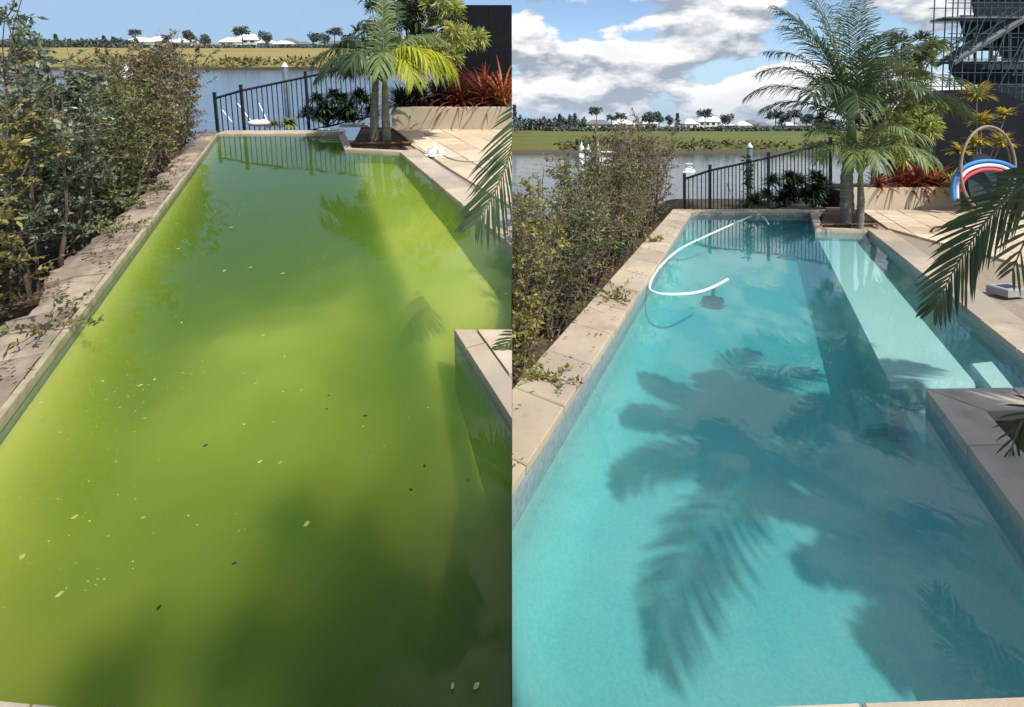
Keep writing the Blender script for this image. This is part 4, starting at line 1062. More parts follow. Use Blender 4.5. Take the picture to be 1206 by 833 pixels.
# ------------------------------------------------------------------ fences
def fence(site, label, posts, h, z0s, gapn, back=None):
    """posts: plan points; z0s: ground heights under them. One part for every bar."""
    t = thing(site, 'pool_fence', label, 'fence', (posts[0].x, posts[0].y, z0s[0])); o = Vector((posts[0].x, posts[0].y, z0s[0]))
    P3 = [Vector((p.x, p.y, z))-o for p, z in zip(posts, z0s)]; up = Vector((0, 0, 1))
    bar = MB().box((0, 0, 0), (.016, .016, 1.0)).mesh('bar', M['black'])
    for i, p in enumerate(P3):
        part(t, 'post', MB().box(p+up*(h/2+.03), (.05, .05, h+.16)).box(p+up*(h+.115), (.06, .06, .02)), 'black')
    for a, b_ in zip(P3[:-1], P3[1:]):
        part(t, 'rail', MB().tube([a+up*h, b_+up*h], .024, 4), 'black'); part(t, 'rail', MB().tube([a+up*.1, b_+up*.1], .02, 4), 'black')
        n = int((b_-a).length/gapn)
        for k in range(1, n):
            q = a.lerp(b_, k/n); o_ = part(t, 'bar', bar, None, loc=q+up*(h/2+.05)); o_.scale = (1, 1, h-.1)
yf = PL1.y+.75
def fp(site, px, Y, pyt, h): q = site.on(px, pyt, Y); return Vector((q.x, Y)), q.z-h
fh = 1.25
pts = [fp(RT, 806, yf, 211, fh), fp(RT, 836, yf+.1, 201, fh), fp(RT, 905, yf+.5, 186, fh), fp(RT, 978, yf+.9, 168, fh)]
fence(RT, 'black metal pool fence stepping up behind the clean pool', [p[0] for p in pts], fh, [p[1] for p in pts], .095)
yf = GL1.y+.75
pts = [fp(L, 253, yf, 116, fh), fp(L, 284, yf+.1, 107, fh), fp(L, 360, yf+.5, 91, fh), fp(L, 440, yf+.9, 74, fh)]
fence(L, 'black metal pool fence stepping up behind the green pool', [p[0] for p in pts], fh, [p[1] for p in pts], .095)

# ------------------------------------------------------------------ things around the pools
def spline(pts, k=6):
    out = []
    for i in range(len(pts)-1):
        a = pts[max(i-1, 0)]; b_ = pts[i]; c = pts[i+1]; d = pts[min(i+2, len(pts)-1)]
        for j in range(k):
            u = j/k; out.append(.5*((2*b_)+(c-a)*u+(2*a-5*b_+4*c-d)*u*u+(3*b_-a-3*c+d)*u**3))
    out.append(pts[-1]); return out
hp = [RT.at(x, y, -.08) for x, y in ((905, 264), (899, 256), (888, 254), (868, 262), (832, 278), (800, 294), (775, 317), (765, 337), (772, 345), (792, 347), (818, 345), (838, 339), (857, 329))]
o0 = hp[0].copy()
hq = spline(hp, 24)
single(RT, 'pool_hose', MB().tube([p-o0 for p in hq], [.0165 if i % 2 else .0145 for i in range(len(hq))], 8), 'hose', 'white floating vacuum hose curving across the clean pool', 'hose', o0, smooth=True)
def cleaner(site, loc, rz, label, tilt=0):
    t = thing(site, 'pool_cleaner', label, 'pool cleaner', loc, rz)
    mb = MB(); n = 24; vs = [(0, 0, .03)]
    for k in range(n):
        a = 2*math.pi*k/n; r_ = .17 if k % 2 else .105; vs.append((r_*math.cos(a), r_*math.sin(a), .005+.012*(k % 2)))
    vs.append((0, 0, .0)); mb.add(vs, [(0, 1+k, 1+(k+1) % n) for k in range(n)]+[(n+1, 1+(k+1) % n, 1+k) for k in range(n)])
    part(t, 'skirt', mb, 'white')
    part(t, 'head', MB().lathe([(.06, .02), (.065, .06), (.05, .1), (.025, .13), (.022, .22)], n=12), 'white', smooth=True)
    for k in range(5):
        a = k*1.2566; part(t, 'fin', MB().add([(math.cos(a)*.03, math.sin(a)*.03, .03), (math.cos(a)*.15, math.sin(a)*.15, .03), (math.cos(a)*.12, math.sin(a)*.12, .1), (math.cos(a)*.03, math.sin(a)*.03, .12),
            (math.cos(a+.12)*.03, math.sin(a+.12)*.03, .03), (math.cos(a+.06)*.15, math.sin(a+.06)*.15, .03), (math.cos(a+.06)*.12, math.sin(a+.06)*.12, .1), (math.cos(a+.12)*.03, math.sin(a+.12)*.03, .12)],
            [(0, 1, 2, 3), (7, 6, 5, 4), (0, 4, 5, 1), (1, 5, 6, 2), (2, 6, 7, 3), (3, 7, 4, 0)]), 'white')
    return t
cleaner(L, L.at(512, 183, .0), .4, 'white finned pool cleaner left on the paving beside the green pool')
t = cleaner(RT, RT.at(840, 360, -.61), 0, 'pool cleaner coloured dark for its depth on the floor of the clean pool')
for c in t.children:
    c.data = c.data.copy(); c.data.materials[0] = M['cushion_dark']  # near black stands in for the dimming by the water above
hp = [L.at(x, y, .012) for x, y in ((520, 182), (535, 188), (555, 190), (575, 188), (590, 192), (600, 200))]
single(L, 'cleaner_hose', MB().tube([p-hp[0] for p in spline(hp)], .012, 6), 'hose_grey', 'thin grey hose running right from the white cleaner on the paving', 'hose', hp[0], smooth=True)
# hose tangle at the left pool's far corner
def loops(site, label, ctr, n, rad, mat, seed, rr_=.016, name='coiled_hose', sx=1.6):
    rr = random.Random(seed); pts = []
    for i in range(n*8):
        a = i*math.pi/4; q = ctr+Vector((math.cos(a)*rad*sx*rr.uniform(.8, 1.15)+.1*rr.random(), math.sin(a)*rad*.6*rr.uniform(.8, 1.15), .02+.03*(i/8)/n*2+rr.uniform(0, .02))); pts.append(q)
    single(site, name, MB().tube([p-ctr for p in spline(pts, 4)], rr_, 7), mat, label, 'hose', ctr, smooth=True)
loops(L, 'pale looped hose lying at the far edge of the green pool', L.at(388, 157, 0), 2, .16, 'white', 1)
loops(L, 'grey green looped hose beside the twin palm stems', L.at(418, 151, 0), 2, .2, 'hose_grey', 2)
# leaning poles and bundle by the left fence
for i, (a_, b_, lab) in enumerate((((262, 130), (275, 146), 'short white pole leaning at the hedge end of the fence'), ((280, 122), (298, 146), 'long white pole leaning against the fence left of the bundle'), ((305, 122), (315, 143), 'white pole leaning against the fence right of the bundle'))):
    p1 = L.at(b_[0], b_[1], .0); p0 = L.on(a_[0], a_[1], p1.y+.35)
    single(L, 'cleaning_pole', MB().tube([Vector((0, 0, 0)), p0-p1], .013, 8), 'white', lab, 'pole', p1, group='white poles by the fence')
p1 = RT.at(866, 240, .0); p0 = RT.on(856, 216, p1.y+.35)
single(RT, 'cleaning_pole', MB().tube([Vector((0, 0, 0)), p0-p1], .015, 8), 'white', 'single white pole leaning on the fence behind the clean pool', 'pole', p1)
mb = MB(); n = 14; m_ = 6
vs = []
for i in range(m_+1):
    for k in range(n):
        a = 2*math.pi*k/n; r_ = math.sin(math.pi*(i+.3)/(m_+.6)); z = .07*math.cos(math.pi*i/m_)+.07
        q = Vector((math.cos(a)*.24*r_, math.sin(a)*.12*r_, z)); q += q.normalized()*.03*noise.noise(q*14); vs.append(q)
mb.add(vs, [(i*n+k, i*n+(k+1) % n, (i+1)*n+(k+1) % n, (i+1)*n+k) for i in range(m_) for k in range(n)]+[tuple(range(n)), tuple(range(len(vs)-1, len(vs)-n-1, -1))])
single(L, 'folded_net', mb, 'white', 'crumpled white pool net bundle on the far coping of the green pool', 'pool net', L.at(305, 149, .0), smooth=True)
# grey block and dark hose on the right deck
t = thing(RT, 'stone_block', 'small grey block lying on the deck at the right edge', 'block', RT.at(1186, 346, 0), .2)
part(t, 'block', MB().prism([Vector((-.13, -.1)), Vector((.13, -.1)), Vector((.13, .1)), Vector((-.13, .1))], 0, .075, .012), 'brick_grey')
part(t, 'slot', MB().prism([Vector((-.08, -.05)), Vector((.08, -.05)), Vector((.08, .05)), Vector((-.08, .05))], .07, .079, .003), 'cushion_dark')
t = thing(L, 'stone_block', 'small grey block on the deck beside the middle line of the photo', 'block', L.at(596, 262, 0), .2)
part(t, 'block', MB().prism([Vector((-.1, -.1)), Vector((.13, -.1)), Vector((.13, .1)), Vector((-.1, .1))], 0, .075, .012), 'brick_grey')
hp = [RT.at(x, y, .02) for x, y in ((1097, 273), (1101, 268), (1115, 267), (1130, 267), (1146, 270))]
single(RT, 'garden_hose', MB().tube([p-hp[0] for p in spline(hp)], .016, 6), 'black', 'short black hose end curling on the right deck', 'hose', hp[0], smooth=True)
# cane hoop with pool noodles
yh = RT.at(1160, 252).y
def hoopp(a, rr_, cx=1164, cy=199, dy=0.0):
    q = RT.on(cx+39*rr_*math.cos(a), cy-50*rr_*math.sin(a), yh); return Vector((q.x, yh+dy+.12*math.cos(a), q.z))
t = thing(RT, 'cane_hoop', 'large thin cane hoop standing in front of the right planter', 'hoop', hoopp(-math.pi/2, 1)); o = Vector(hoopp(-math.pi/2, 1))
part(t, 'ring', MB().tube([hoopp(2*math.pi*k/48, 1)-o for k in range(49)], .024, 8, False), 'cane', smooth=True)
part(t, 'ring', MB().tube([hoopp(2*math.pi*k/48, .95, dy=.06)-o for k in range(49)], .016, 8, False), 'cane', smooth=True)
part(t, 'cushion', MB().add([hoopp(2*math.pi*k/24, .62, cy=212, dy=.12)-o for k in range(24)]+[hoopp(2*math.pi*k/24, .62, cy=212, dy=.2)-o for k in range(24)], [tuple(range(24)), tuple(range(47, 23, -1))]+[(k, (k+1) % 24, 24+(k+1) % 24, 24+k) for k in range(24)]), 'cushion_dark', label='dark round back inside the hoop')
for i, (px, mt, lab) in enumerate((([(1123, 236), (1123, 215), (1134, 198), (1155, 190), (1178, 191), (1195, 198)], 'noodle_blue', 'blue foam pool noodle bent along the top of the hoop'),
    ([(1127, 234), (1128, 216), (1138, 202), (1157, 195), (1178, 196), (1193, 203)], 'noodle_white', 'white foam pool noodle bent between the blue and red ones'),
    ([(1131, 226), (1134, 214), (1142, 206), (1158, 200), (1177, 201), (1191, 208)], 'noodle_red', 'red foam pool noodle bent under the white one'))):
    pts = [RT.on(x, y, yh-.06) for x, y in px]; single(RT, 'pool_noodle', MB().tube([p-pts[0] for p in spline(pts)], .033, 10), mt, lab, 'pool noodle', pts[0], smooth=True, group='foam pool noodles on the hoop')
# bits floating on the green water
leafm = {}
for i, (px, py, c) in enumerate([(276, 664, 0), (187, 716, 0), (430, 490, 0), (500, 549, 0), (551, 566, 0), (387, 466, 0), (306, 544, 1), (361, 617, 1), (287, 500, 1), (182, 447, 1), (165, 454, 1), (272, 268, 1), (210, 293, 1), (121, 449, 1), (295, 315, 1), (214, 380, 1), (264, 319, 1), (70, 700, 1),
        (26, 656, 1), (533, 808, 1), (561, 808, 1), (333, 322, 1), (310, 395, 1), (242, 525, 0), (385, 482, 0), (484, 577, 0), (88, 609, 1), (335, 420, 1), (48, 474, 1), (330, 545, 1)]):
    p = L.at(px, py, -.024); s_ = R.uniform(.7, 1.2)*(.0075 if py > 350 else .012); a = R.uniform(0, 3)
    mb = MB(); v_ = [Vector((math.cos(a+k*1.047)*s_*(1.0 if k % 3 else 1.7), math.sin(a+k*1.047)*s_*(1.0 if k % 3 else 1.7), .002*(k % 2))) for k in range(6)]
    mb.add(v_, [tuple(range(6))])
    single(L, 'floating_leaf', mb, 'bit' if c == 0 else 'lime_clump', 'tiny dark leaf floating on the green water' if c == 0 else 'tiny pale petal floating on the green water', 'leaf', p, group='dark leaf bits on the green water' if c == 0 else 'pale petals on the green water')

mb = MB(); rs = random.Random(12)     # pollen and scum drifting on the green water, thickest along the left wall and in the far corner
for k in range(5200):
    t = rs.uniform(0, Ltot); e = rs.expovariate(3.2) if rs.random() < .6 else rs.uniform(0, 3)
    p = far_l+dl*t-nl*(.01+e)
    if p.x > -.02 or noise.noise(Vector((p.x*1.6, p.y*1.1, 4)))+.5*noise.noise(Vector((p.x*5, p.y*4, 1))) < rs.uniform(-.1, .5): continue
    if (p-GC).dot(Vector((1, 0))) > 0 and p.y < GC.y: continue
    a = rs.uniform(0, 3.14); r_ = rs.choice((.0015, .002, .0025, .004))*(1 if rs.random() < .97 else 1.8)
    mb.add([(p.x+r_*math.cos(a+q*1.57)*(1 if q % 2 else 1.6), p.y+r_*math.sin(a+q*1.57), -.0265) for q in range(4)], [(0, 1, 2, 3)])
o = struct(L, 'pollen_film', mb, 'lime_clump'); o['kind'] = 'stuff'; o['label'] = 'fine pale pollen specks drifting on the green water'; o['category'] = 'pollen'
# ------------------------------------------------------------------ marina piles and boats
def pile(site, px, pyt, Y, rad, label, cap=.45, mat='pile'):
    q = site.on(px, pyt, Y); t = thing(site, 'mooring_pile', label, 'pile', (q.x, Y, -3.2), group='mooring piles in the canal'); h = q.z+3.2
    part(t, 'shaft', MB().tube([(0, 0, 0), (0, 0, h-cap)], rad, 14), mat, smooth=True)
    part(t, 'cap', MB().lathe([(rad*1.12, h-cap), (rad*1.12, h-cap*.75), (rad*.1, h)], n=14), 'white', smooth=True)
    return t
pile(L, 335, 73, 20, .11, 'dark mooring pile with white cap behind the left fence', .22)
pile(L, 149, 75, 24, .26, 'mooring pile with white cone cap rising out of the left hedge', .8, 'white')
pile(RT, 883, 168, 20, .10, 'mooring pile with pale cap behind the right fence', .22)
pile(RT, 685, 167, 24, .13, 'leftmost white mooring pile behind the right hedge', .5, 'white')
pile(RT, 693, 170, 26, .13, 'middle white mooring pile behind the right hedge', .5, 'white')
pile(RT, 704, 166, 23, .13, 'rightmost white mooring pile behind the right hedge', .5, 'white')
def boat(site, px, py, Y, ln, label, rz=0.0):
    q = site.on(px, py, Y); t = thing(site, 'moored_boat', label, 'boat', (q.x, Y, -2.0), rz)
    st_ = []; n = 10; vs = []
    for i in range(n+1):
        u = i/n; x = (u-.5)*ln; w = .16*ln*(1-max(0, (u-.55)/.45)**2*.97); sh_ = .12*ln*(1+.35*u*u)
        vs += [(x, -w, sh_), (x+.02*ln*u, -w*.75, sh_*.3), (x, 0, -.05*ln*(1-u**3)), (x+.02*ln*u, w*.75, sh_*.3), (x, w, sh_)]
    fs = [(i*5+k, (i+1)*5+k, (i+1)*5+k+1, i*5+k+1) for i in range(n) for k in range(4)]+[(i*5+4, (i+1)*5+4, (i+1)*5, i*5) for i in range(n)]+[(0, 1, 2, 3, 4)]
    part(t, 'hull', MB().add(vs, fs), 'hull')
    part(t, 'cabin', MB().prism([Vector((-.2*ln, -.1*ln)), Vector((.15*ln, -.09*ln)), Vector((.24*ln, 0)), Vector((.15*ln, .09*ln)), Vector((-.2*ln, .1*ln))], .12*ln, .24*ln, .03*ln), 'hull')
    for s in (-1, 1): part(t, 'window', MB().box((-.02*ln, s*.098*ln, .185*ln), (.28*ln, .012*ln, .05*ln)), 'window')
    part(t, 'canopy', MB().box((-.08*ln, 0, .33*ln), (.3*ln, .2*ln, .012*ln)), 'hull')
    for s in (-1, 1):
        for u in (-.21, .05): part(t, 'canopy_post', MB().tube([(u*ln, s*.09*ln, .22*ln), (u*ln, s*.09*ln, .33*ln)], .006*ln, 5), 'steel')
    return t
boat(RT, 718, 182, 40, 5.0, 'white motor boat moored behind the right hedge beside the piles', .35)
boat(RT, 812, 197, 38, 2.6, 'small white boat partly hidden behind the end of the right hedge', 1.2)
# ------------------------------------------------------------------ far bank: houses, trees, hedge lines
def house(site, px0, px1, pytop, Y, label, roof='roof_white', wall='house_white', storeys=1, pybase=None, gable=False):
    a = site.on(px0, 100, Y); b_ = site.on(px1, 100, Y); zt = site.on(px0, pytop, Y).z; zb = -1.3; w = b_.x-a.x; cx = (a.x+b_.x)/2; d = max(7, w*.7)
    t = thing(site, 'house', label, 'house', (cx, Y, zb)); h = zt-zb; hw = h*.62
    part(t, 'wall', MB().box((0, d/2, hw/2), (w*.92, d, hw)), wall)
    o_ = w*.04+.2; rl = .0 if gable else w*.26
    y0, y1, ym = -.5, d+.5, d/2
    vs = [(-w/2-.1, y0, hw), (w/2+.1, y0, hw), (w/2+.1, y1, hw), (-w/2-.1, y1, hw), (-w/2+rl+.4, ym, h), (w/2-rl-.4, ym, h), (-w/2-.1, y0, hw-.2), (w/2+.1, y0, hw-.2), (w/2+.1, y1, hw-.2), (-w/2-.1, y1, hw-.2)]
    part(t, 'roof', MB().add(vs, [(0, 1, 5, 4), (1, 2, 5), (2, 3, 4, 5), (3, 0, 4), (6, 7, 1, 0), (7, 8, 2, 1), (8, 9, 3, 2), (9, 6, 0, 3), (9, 8, 7, 6)]), roof)
    nw = max(2, int(w/3.2)); wm = None
    for s_ in range(storeys):
        for k in range(nw):
            x = (-.5+(k+.5)/nw)*w*.88; zc = hw*((s_+.5)/storeys); hh = hw/storeys*.5
            f_ = part(t, 'window', MB().box((x, -.03, zc), (w*.88/nw*.55, .1, hh)), 'window'); part(f_, 'frame', MB().box((x, -.06, zc-hh/2), (w*.88/nw*.6, .16, .12)), 'house_white')
    return t
for i, (x0, x1, yt, Y, rf, wl_, st_, lab) in enumerate([(262, 281, 44, 250, 'roof_white', 'house_white', 1, 'leftmost white roofed house right of the left hedge'),
    (279, 307, 40, 262, 'roof_white', 'house_white', 2, 'largest white house on the far left bank'), (306, 322, 46, 250, 'roof_white', 'house_white', 1, 'small white roofed annex beside the largest white house'),
    (325, 344, 48, 245, 'roof_white', 'house_white', 1, 'low white roofed house behind the capped pile'), (333, 350, 45, 275, 'roof_grey', 'house_cream', 1, 'grey roofed house behind the low white one'),
    (350, 366, 49, 260, 'roof_grey', 'house_white', 1, 'small grey roofed house before the palm group'), (152, 178, 44, 255, 'roof_white', 'house_white', 1, 'white roofed house seen over the middle of the left hedge'),
    (176, 200, 43, 262, 'roof_white', 'house_cream', 1, 'cream house with white roof right of the tall far palm'), (205, 228, 45, 250, 'roof_white', 'house_white', 1, 'white house half hidden by the end of the left hedge'),
    (384, 402, 48, 262, 'roof_grey', 'house_white', 1, 'white walled house among the far palms')]):
    house(L, x0, x1, yt, Y, lab, rf, wl_, st_)
for i, (x0, x1, yt, Y, rf, wl_, st_, lab) in enumerate([(806, 823, 140, 250, 'roof_white', 'house_white', 1, 'white gabled house left of the round far trees'),
    (822, 852, 136, 262, 'roof_white', 'house_white', 2, 'largest white house on the far right bank'), (852, 864, 143, 255, 'roof_white', 'house_cream', 1, 'small cream annex beside the largest white house'),
    (869, 886, 143, 250, 'roof_white', 'house_white', 1, 'low white house in the middle of the far right bank'), (878, 896, 141, 285, 'roof_grey', 'house_cream', 1, 'grey roofed house behind the low white one on the right'),
    (894, 908, 144, 262, 'roof_grey', 'house_white', 1, 'small grey roofed white house on the right'), (918, 938, 143, 250, 'roof_white', 'house_cream', 1, 'cream house with a row of windows near the far palms'), (937, 955, 144, 255, 'roof_grey', 'house_cream', 1, 'last cream house before the big palm'),
    (690, 722, 141, 262, 'roof_grey', 'house_cream', 1, 'long low cream house above the moored boats'), (722, 748, 141, 258, 'roof_white', 'house_cream', 1, 'pale roofed house right of the long low one'), (757, 775, 140, 250, 'roof_white', 'house_white', 1, 'white house below the round dark trees'), (640, 690, 143, 275, 'roof_grey', 'house_cream', 1, 'long grey house behind the lone far palm')]):
    house(RT, x0, x1, yt, Y, lab, rf, wl_, st_)
def leafball(mb, c, rad, n, s, rr, squash=.8):
    for k in range(n):
        v = rvec(rr); q = c+Vector((v.x*rad, v.y*rad, v.z*rad*squash))*rr.uniform(.45, 1)**.5
        leaf_diamond(mb, q, rvec(rr), rvec(rr), s*rr.uniform(.7, 1.4), s*.8)
def far_tree(site, px, pyt, wpx, Y, label, kind='round', pyb=None):
    wpx *= 1.25
    q = site.on(px, pyt, Y); zb = -1.3; h = q.z-zb; w = wpx/F*Y; rr = random.Random(int(px*7+pyt))
    t = thing(site, 'far_palm' if kind == 'palm' else 'far_tree', label, 'palm' if kind == 'palm' else 'tree', (q.x, Y, zb), group='trees on the far bank'); mb = MB()
    if kind == 'palm':
        part(t, 'trunk', MB().tube([(0, 0, 0), (.2, 0, h*.5), (0, 0, h*.82)], [.28, .22, .18], 6), 'far_trunk')
        for k in range(22):
            pts = arc(Vector((0, 0, h*.82)), rr.uniform(0, 6.28), rr.uniform(.2, 1.3), w*.62, 1.8, 6)
            for j in range(1, 6):
                for s_ in range(3): leaf_diamond(mb, pts[j], (rvec(rr)+Vector((0, 0, -.5))+(pts[j+1]-pts[j-1]).normalized()*.8).normalized(), rvec(rr), w*.34, w*.085)
            mb.tube(pts, .04, 3, False)
    elif kind == 'cone':
        part(t, 'trunk', MB().tube([(0, 0, 0), (0, 0, h*.6)], [.25, .1], 5), 'far_trunk')
        for k in range(260):
            u = rr.random()**.7; a = rr.uniform(0, 6.28); r_ = w*.5*(1-u)*rr.uniform(.4, 1)+.1; leaf_diamond(mb, Vector((math.cos(a)*r_, math.sin(a)*r_, h*(.08+.92*u))), rvec(rr), rvec(rr), .9, .7)
    else:
        part(t, 'trunk', MB().tube([(0, 0, 0), (.1, 0, h*.45)], [.3, .2], 6), 'far_trunk'); n = 7
        for k in range(n):
            c = Vector((rr.uniform(-.3, .3)*w, rr.uniform(-.3, .3)*w, h*rr.uniform(.45, .82))); leafball(mb, c, w*.27, 130, max(.5, w*.10), rr)
    part(t, 'crown', mb, 'far_leaf', kind='stuff')
for a in [(L, 65, 41, 8, 240, 'dark pointed tree at the far left of the treeline', 'cone'), (L, 158, 35, 9, 245, 'tall lone palm above the white roof on the far left bank', 'palm'), (L, 122, 43, 7, 245, 'narrow dark tree left of the lone palm', 'cone'), (L, 133, 44, 7, 250, 'second narrow dark tree left of the lone palm', 'cone'),
          (L, 150, 47, 8, 240, 'dark low tree left of the palm trunk', 'round'), (L, 160, 46, 9, 240, 'dark tree at the foot of the lone palm', 'cone'), (L, 284, 34, 12, 240, 'palm in front of the largest white house on the left bank', 'palm'), (L, 313, 36, 13, 245, 'round headed tree right of the largest white house on the left', 'round'),
          (L, 368, 35, 13, 245, 'first round dark tree of the far group on the left', 'round'), (L, 381, 38, 11, 245, 'second round dark tree of the far group on the left', 'round'), (L, 393, 34, 12, 245, 'palm at the right of the far group on the left', 'palm'), (L, 410, 40, 14, 250, 'last dark tree before the near palm on the left', 'round'),
          (L, 222, 35, 14, 240, 'broad dark tree above the left hedge', 'round'), (L, 240, 38, 12, 245, 'dark round tree at the end of the left hedge', 'round'), (L, 195, 40, 8, 245, 'small dark tree over the cream house', 'round'),
          (RT, 606, 124, 6, 200, 'pointed dark tree at the seam of the right photo', 'cone'), (RT, 659, 135, 7, 240, 'leftmost of three small dark trees in the right treeline', 'cone'), (RT, 671, 136, 6, 245, 'middle of three small dark trees in the right treeline', 'cone'), (RT, 677, 134, 5, 250, 'thin dark tree beside the middle small tree', 'cone'),
          (RT, 702, 127, 11, 240, 'tall lone palm against the clouds above the boats', 'palm'), (RT, 720, 136, 8, 245, 'small palm right of the tall lone one', 'palm'), (RT, 731, 134, 9, 245, 'second small palm right of the tall lone one', 'palm'), (RT, 765, 129, 14, 240, 'left one of the two big round dark trees', 'round'), (RT, 776, 129, 12, 245, 'right one of the two big round dark trees', 'round'),
          (RT, 788, 133, 9, 240, 'smaller dark tree right of the two round ones', 'round'), (RT, 830, 131, 12, 238, 'palm in front of the largest white house on the right bank', 'palm'), (RT, 857, 133, 13, 240, 'round headed tree right of the largest white house on the right', 'round'),
          (RT, 913, 132, 13, 240, 'first palm of the far group on the right', 'palm'), (RT, 924, 134, 11, 245, 'round tree between the two far palms on the right', 'round'), (RT, 935, 132, 12, 240, 'second palm of the far group on the right', 'palm'), (RT, 798, 134, 8, 245, 'narrow dark tree left of the white gabled house', 'cone'), (RT, 950, 134, 14, 245, 'dark tree partly behind the near palm fronds', 'round')]:
    far_tree(*a)
def treeline(site, px0, px1, pyt, Y, label, n=60):
    rr = random.Random(int(px0)); mb = MB(); a = site.on(px0, 100, Y).x; b_ = site.on(px1, 100, Y).x
    if site.side > 0: a = max(a, 2)
    for k in range(n):
        u = (k+rr.random())/n; x = a+(b_-a)*u; zt = site.on(px0, pyt, Y).z; h = (zt+1.3)*(.9+.45*noise.noise(Vector((u*23, 0, px0)))); c = Vector((x, Y+rr.uniform(-4, 4), -1.3+h*.5))
        for j in range(60):
            v = rvec(rr); leaf_diamond(mb, c+Vector((v.x*(b_-a)/n*1.1, v.y*3, v.z*h*.5)), rvec(rr), rvec(rr), 1.3, 1.0)
    o = struct(site, 'far_treeline', mb, 'far_leaf'); o['kind'] = 'stuff'; o['label'] = label; o['category'] = 'trees'
treeline(L, 0, 160, 47, 265, 'low dark treeline on the far left bank', 70); treeline(L, 140, 470, 54, 232, 'dark hedge line in front of the left bank houses', 110)
treeline(RT, 600, 690, 139, 270, 'low dark treeline at the left of the right bank', 50); treeline(RT, 640, 1060, 151, 232, 'dark hedge line in front of the right bank houses', 130); treeline(RT, 960, 1110, 140, 250, 'dark trees behind the big palm on the far bank', 50)

def shore(site, label, mat, n=2600):
    rr = random.Random(3); mb = MB()
    for k in range(n):
        x = rr.uniform(2, 120)*site.side; sy = 68+2.2*noise.noise(Vector((x*.03, 3.3, 0))); c = noise.noise(Vector((x*.12, 0, 9)))
        if rr.random() > .45+c: continue
        y = sy+rr.uniform(1.0, 6+10*max(0, c)); z = -1.7+min(1, (y-sy)/3)*.5+rr.uniform(0, .5+.8*max(0, c))
        for j in range(4): leaf_diamond(mb, Vector((x+rr.uniform(-.5, .5), y, z)), rvec(rr), rvec(rr), rr.uniform(.3, .9), .35)
    o = struct(site, 'shore_scrub', mb, mat); o['kind'] = 'stuff'; o['label'] = label; o['category'] = 'scrub'
M['scrub_dry'] = P('dry_scrub', (.26, .21, .09), (.14, .14, .05), .3, .9, island=.6); M['scrub_green'] = P('green_scrub', (.10, .125, .04), (.15, .145, .06), .3, .9, island=.6)
shore(L, 'dry scrub along the water line of the far left bank', 'scrub_dry'); shore(RT, 'green scrub along the water line of the far right bank', 'scrub_green')

# ------------------------------------------------------------------ building under construction with scaffold
Yb = 24.0
def bx(px): return (px-CX)/F*Yb
def bzz(py): return H+(HOR-py)/F*Yb
t = thing(RT, 'unfinished_building', 'dark unfinished building with bare floor slabs behind the scaffold', 'building', (bx(1210), Yb, -2))
ox, oy, oz = bx(1210), Yb, -2.0
def bb(x0, x1, z0, z1, y0=0, y1=9):
    k = .93; return MB().prism([Vector((x0-ox+k*y0, y0)), Vector((x1-ox+k*y0, y0)), Vector((x1-ox+k*y1, y1)), Vector((x0-ox+k*y1, y1))], z0-oz, z1-oz)
part(t, 'floor_slab', bb(bx(1117), bx(1330), bzz(82), bzz(74), 0, 9), 'concrete'); part(t, 'floor_slab', bb(bx(1130), bx(1330), bzz(26), bzz(18), 0, 9), 'concrete'); part(t, 'floor_slab', bb(bx(1140), bx(1330), bzz(-34), bzz(-42), 0, 9), 'concrete')
part(t, 'wall', bb(bx(1151), bx(1330), -2, bzz(82.2), .4, 8.5), 'net'); part(t, 'wall', bb(bx(1182), bx(1330), bzz(73.8), bzz(26.2), 1.2, 8.5), 'net'); part(t, 'wall', bb(bx(1146), bx(1330), bzz(17.8), bzz(-33.8), .8, 8.5), 'net')
for px in (1146, 1166, 1188): part(t, 'column', bb(bx(px), bx(px+4), bzz(73.8), bzz(26.2), .3, .6), 'concrete')
part(t, 'window', bb(bx(1165), bx(1180), bzz(70), bzz(62), 1.0, 1.15), 'house_white')
Ys = Yb-1.6
t = thing(RT, 'scaffold', 'steel scaffold with a long diagonal stair in front of the unfinished building', 'scaffold', (0, Ys, -2))
def sx(px, dy=0): return (px-CX)/F*Ys
def sz(py): return H+(HOR-py)/F*Ys+2.0
for dy in (0, 1.0):
    for px in (1112, 1126, 1141, 1157, 1173, 1190, 1207, 1224):
        part(t, 'standard', MB().tube([(sx(px)-.0, dy, 0), (sx(px)+.5, dy, sz(-60))], .026, 5), 'steel')
    for py in (100, 86, 70, 56, 40, 22, 4, -14, -34):
        part(t, 'ledger', MB().tube([(sx(1110)+.2, dy-.05, sz(py)), (sx(1230), dy-.05, sz(py))], .02, 5), 'steel')
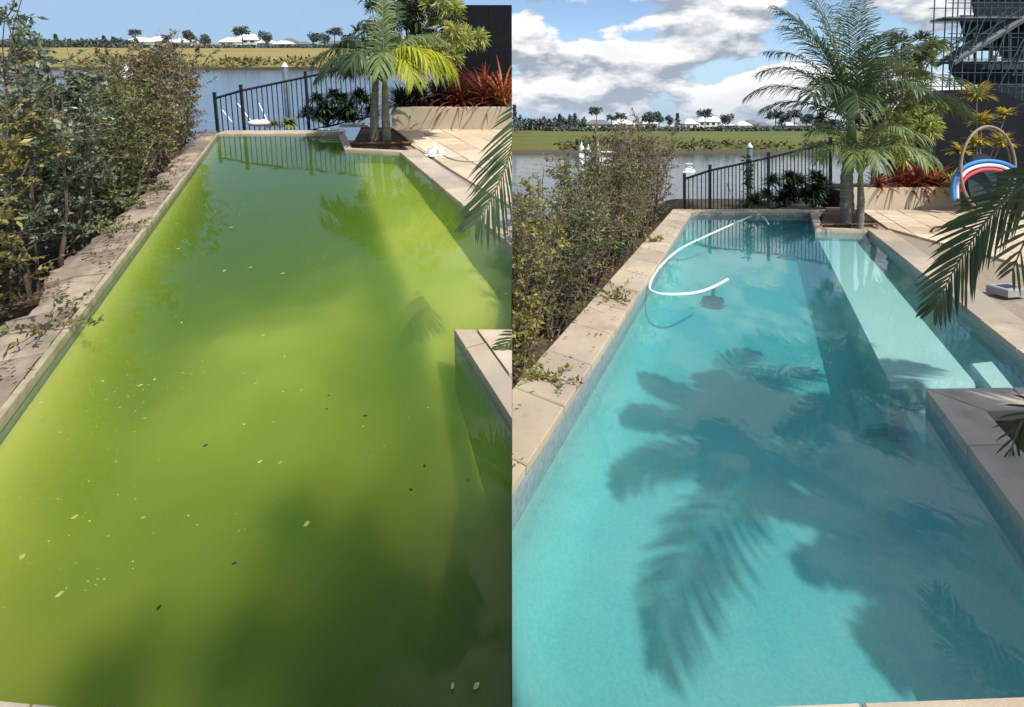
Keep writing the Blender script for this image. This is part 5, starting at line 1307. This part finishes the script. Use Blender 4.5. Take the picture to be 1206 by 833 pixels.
for (a_, b_) in (((1112, 104), (1135, 22)), ((1126, 70), (1142, 24)), ((1141, 60), (1157, 22)), ((1157, 104), (1185, 30)), ((1173, 104), (1206, 40)), ((1150, 60), (1185, 8)), ((1118, 60), (1150, 30)), ((1190, 90), (1212, 30))):
    part(t, 'brace', MB().tube([(sx(a_[0]), -.1, sz(a_[1])), (sx(b_[0]), -.1, sz(b_[1]))], .028, 5), 'steel')
for py in (72, 20):
    for k in range(3): part(t, 'plank', MB().box((sx(1170), .2+k*.3, sz(py)), (sx(1225)-sx(1116), .25, .06)), 'plank')
for dy in (0, .9):
    part(t, 'stair_stringer', MB().tube([(sx(1122), dy, sz(74)), (sx(1215), dy, sz(17))], .13, 4), 'plank')
    part(t, 'handrail', MB().tube([(sx(1122), dy, sz(62)), (sx(1208), dy, sz(8))], .035, 4), 'steel')
for k in range(16):
    u = (k+.5)/16; part(t, 'stair_tread', MB().box((sx(1122)+(sx(1215)-sx(1122))*u, .45, sz(74)+(sz(17)-sz(74))*u+.05), (.26, .9, .04)), 'plank')

# ------------------------------------------------------------------ trim everything to its own site at the plane x = 0
def world_of(o):
    m = o.matrix_basis.copy(); p = o.parent
    while p: m = p.matrix_basis @ m; p = p.parent
    return m
def top_of(o):
    while o.parent: o = o.parent
    return o
for o in [x for x in COL.objects if x.type == 'MESH']:
    tp = top_of(o); side = SIDE.get(tp.name)
    if side is None or tp.name in FREE: continue
    mw = world_of(o); xs = [ (mw @ Vector(c)).x*side for c in o.bound_box ]
    if min(xs) >= -.001: continue
    vx = [(mw @ v.co).x*side for v in o.data.vertices]
    if min(vx) >= -.001: continue
    if max(vx) <= .001: bpy.data.objects.remove(o); continue
    if o.data.users > 1: o.data = o.data.copy()
    inv = mw.inverted(); co = inv @ Vector((.001*side, 0, 0)); no = (mw.to_3x3().transposed() @ Vector((side, 0, 0))).normalized()
    bm = bmesh.new(); bm.from_mesh(o.data)
    res = bmesh.ops.bisect_plane(bm, geom=bm.verts[:]+bm.edges[:]+bm.faces[:], plane_co=co, plane_no=no, clear_inner=True)
    if len(bm.faces) < 400:
        ed = [e for e in bm.edges if len(e.link_faces) == 1]
        try: bmesh.ops.holes_fill(bm, edges=ed, sides=0)
        except Exception: pass
    bm.to_mesh(o.data); bm.free()
for o in [x for x in COL.objects if x.type == 'EMPTY' and not x.children]: bpy.data.objects.remove(o)
bpy.context.view_layer.update()
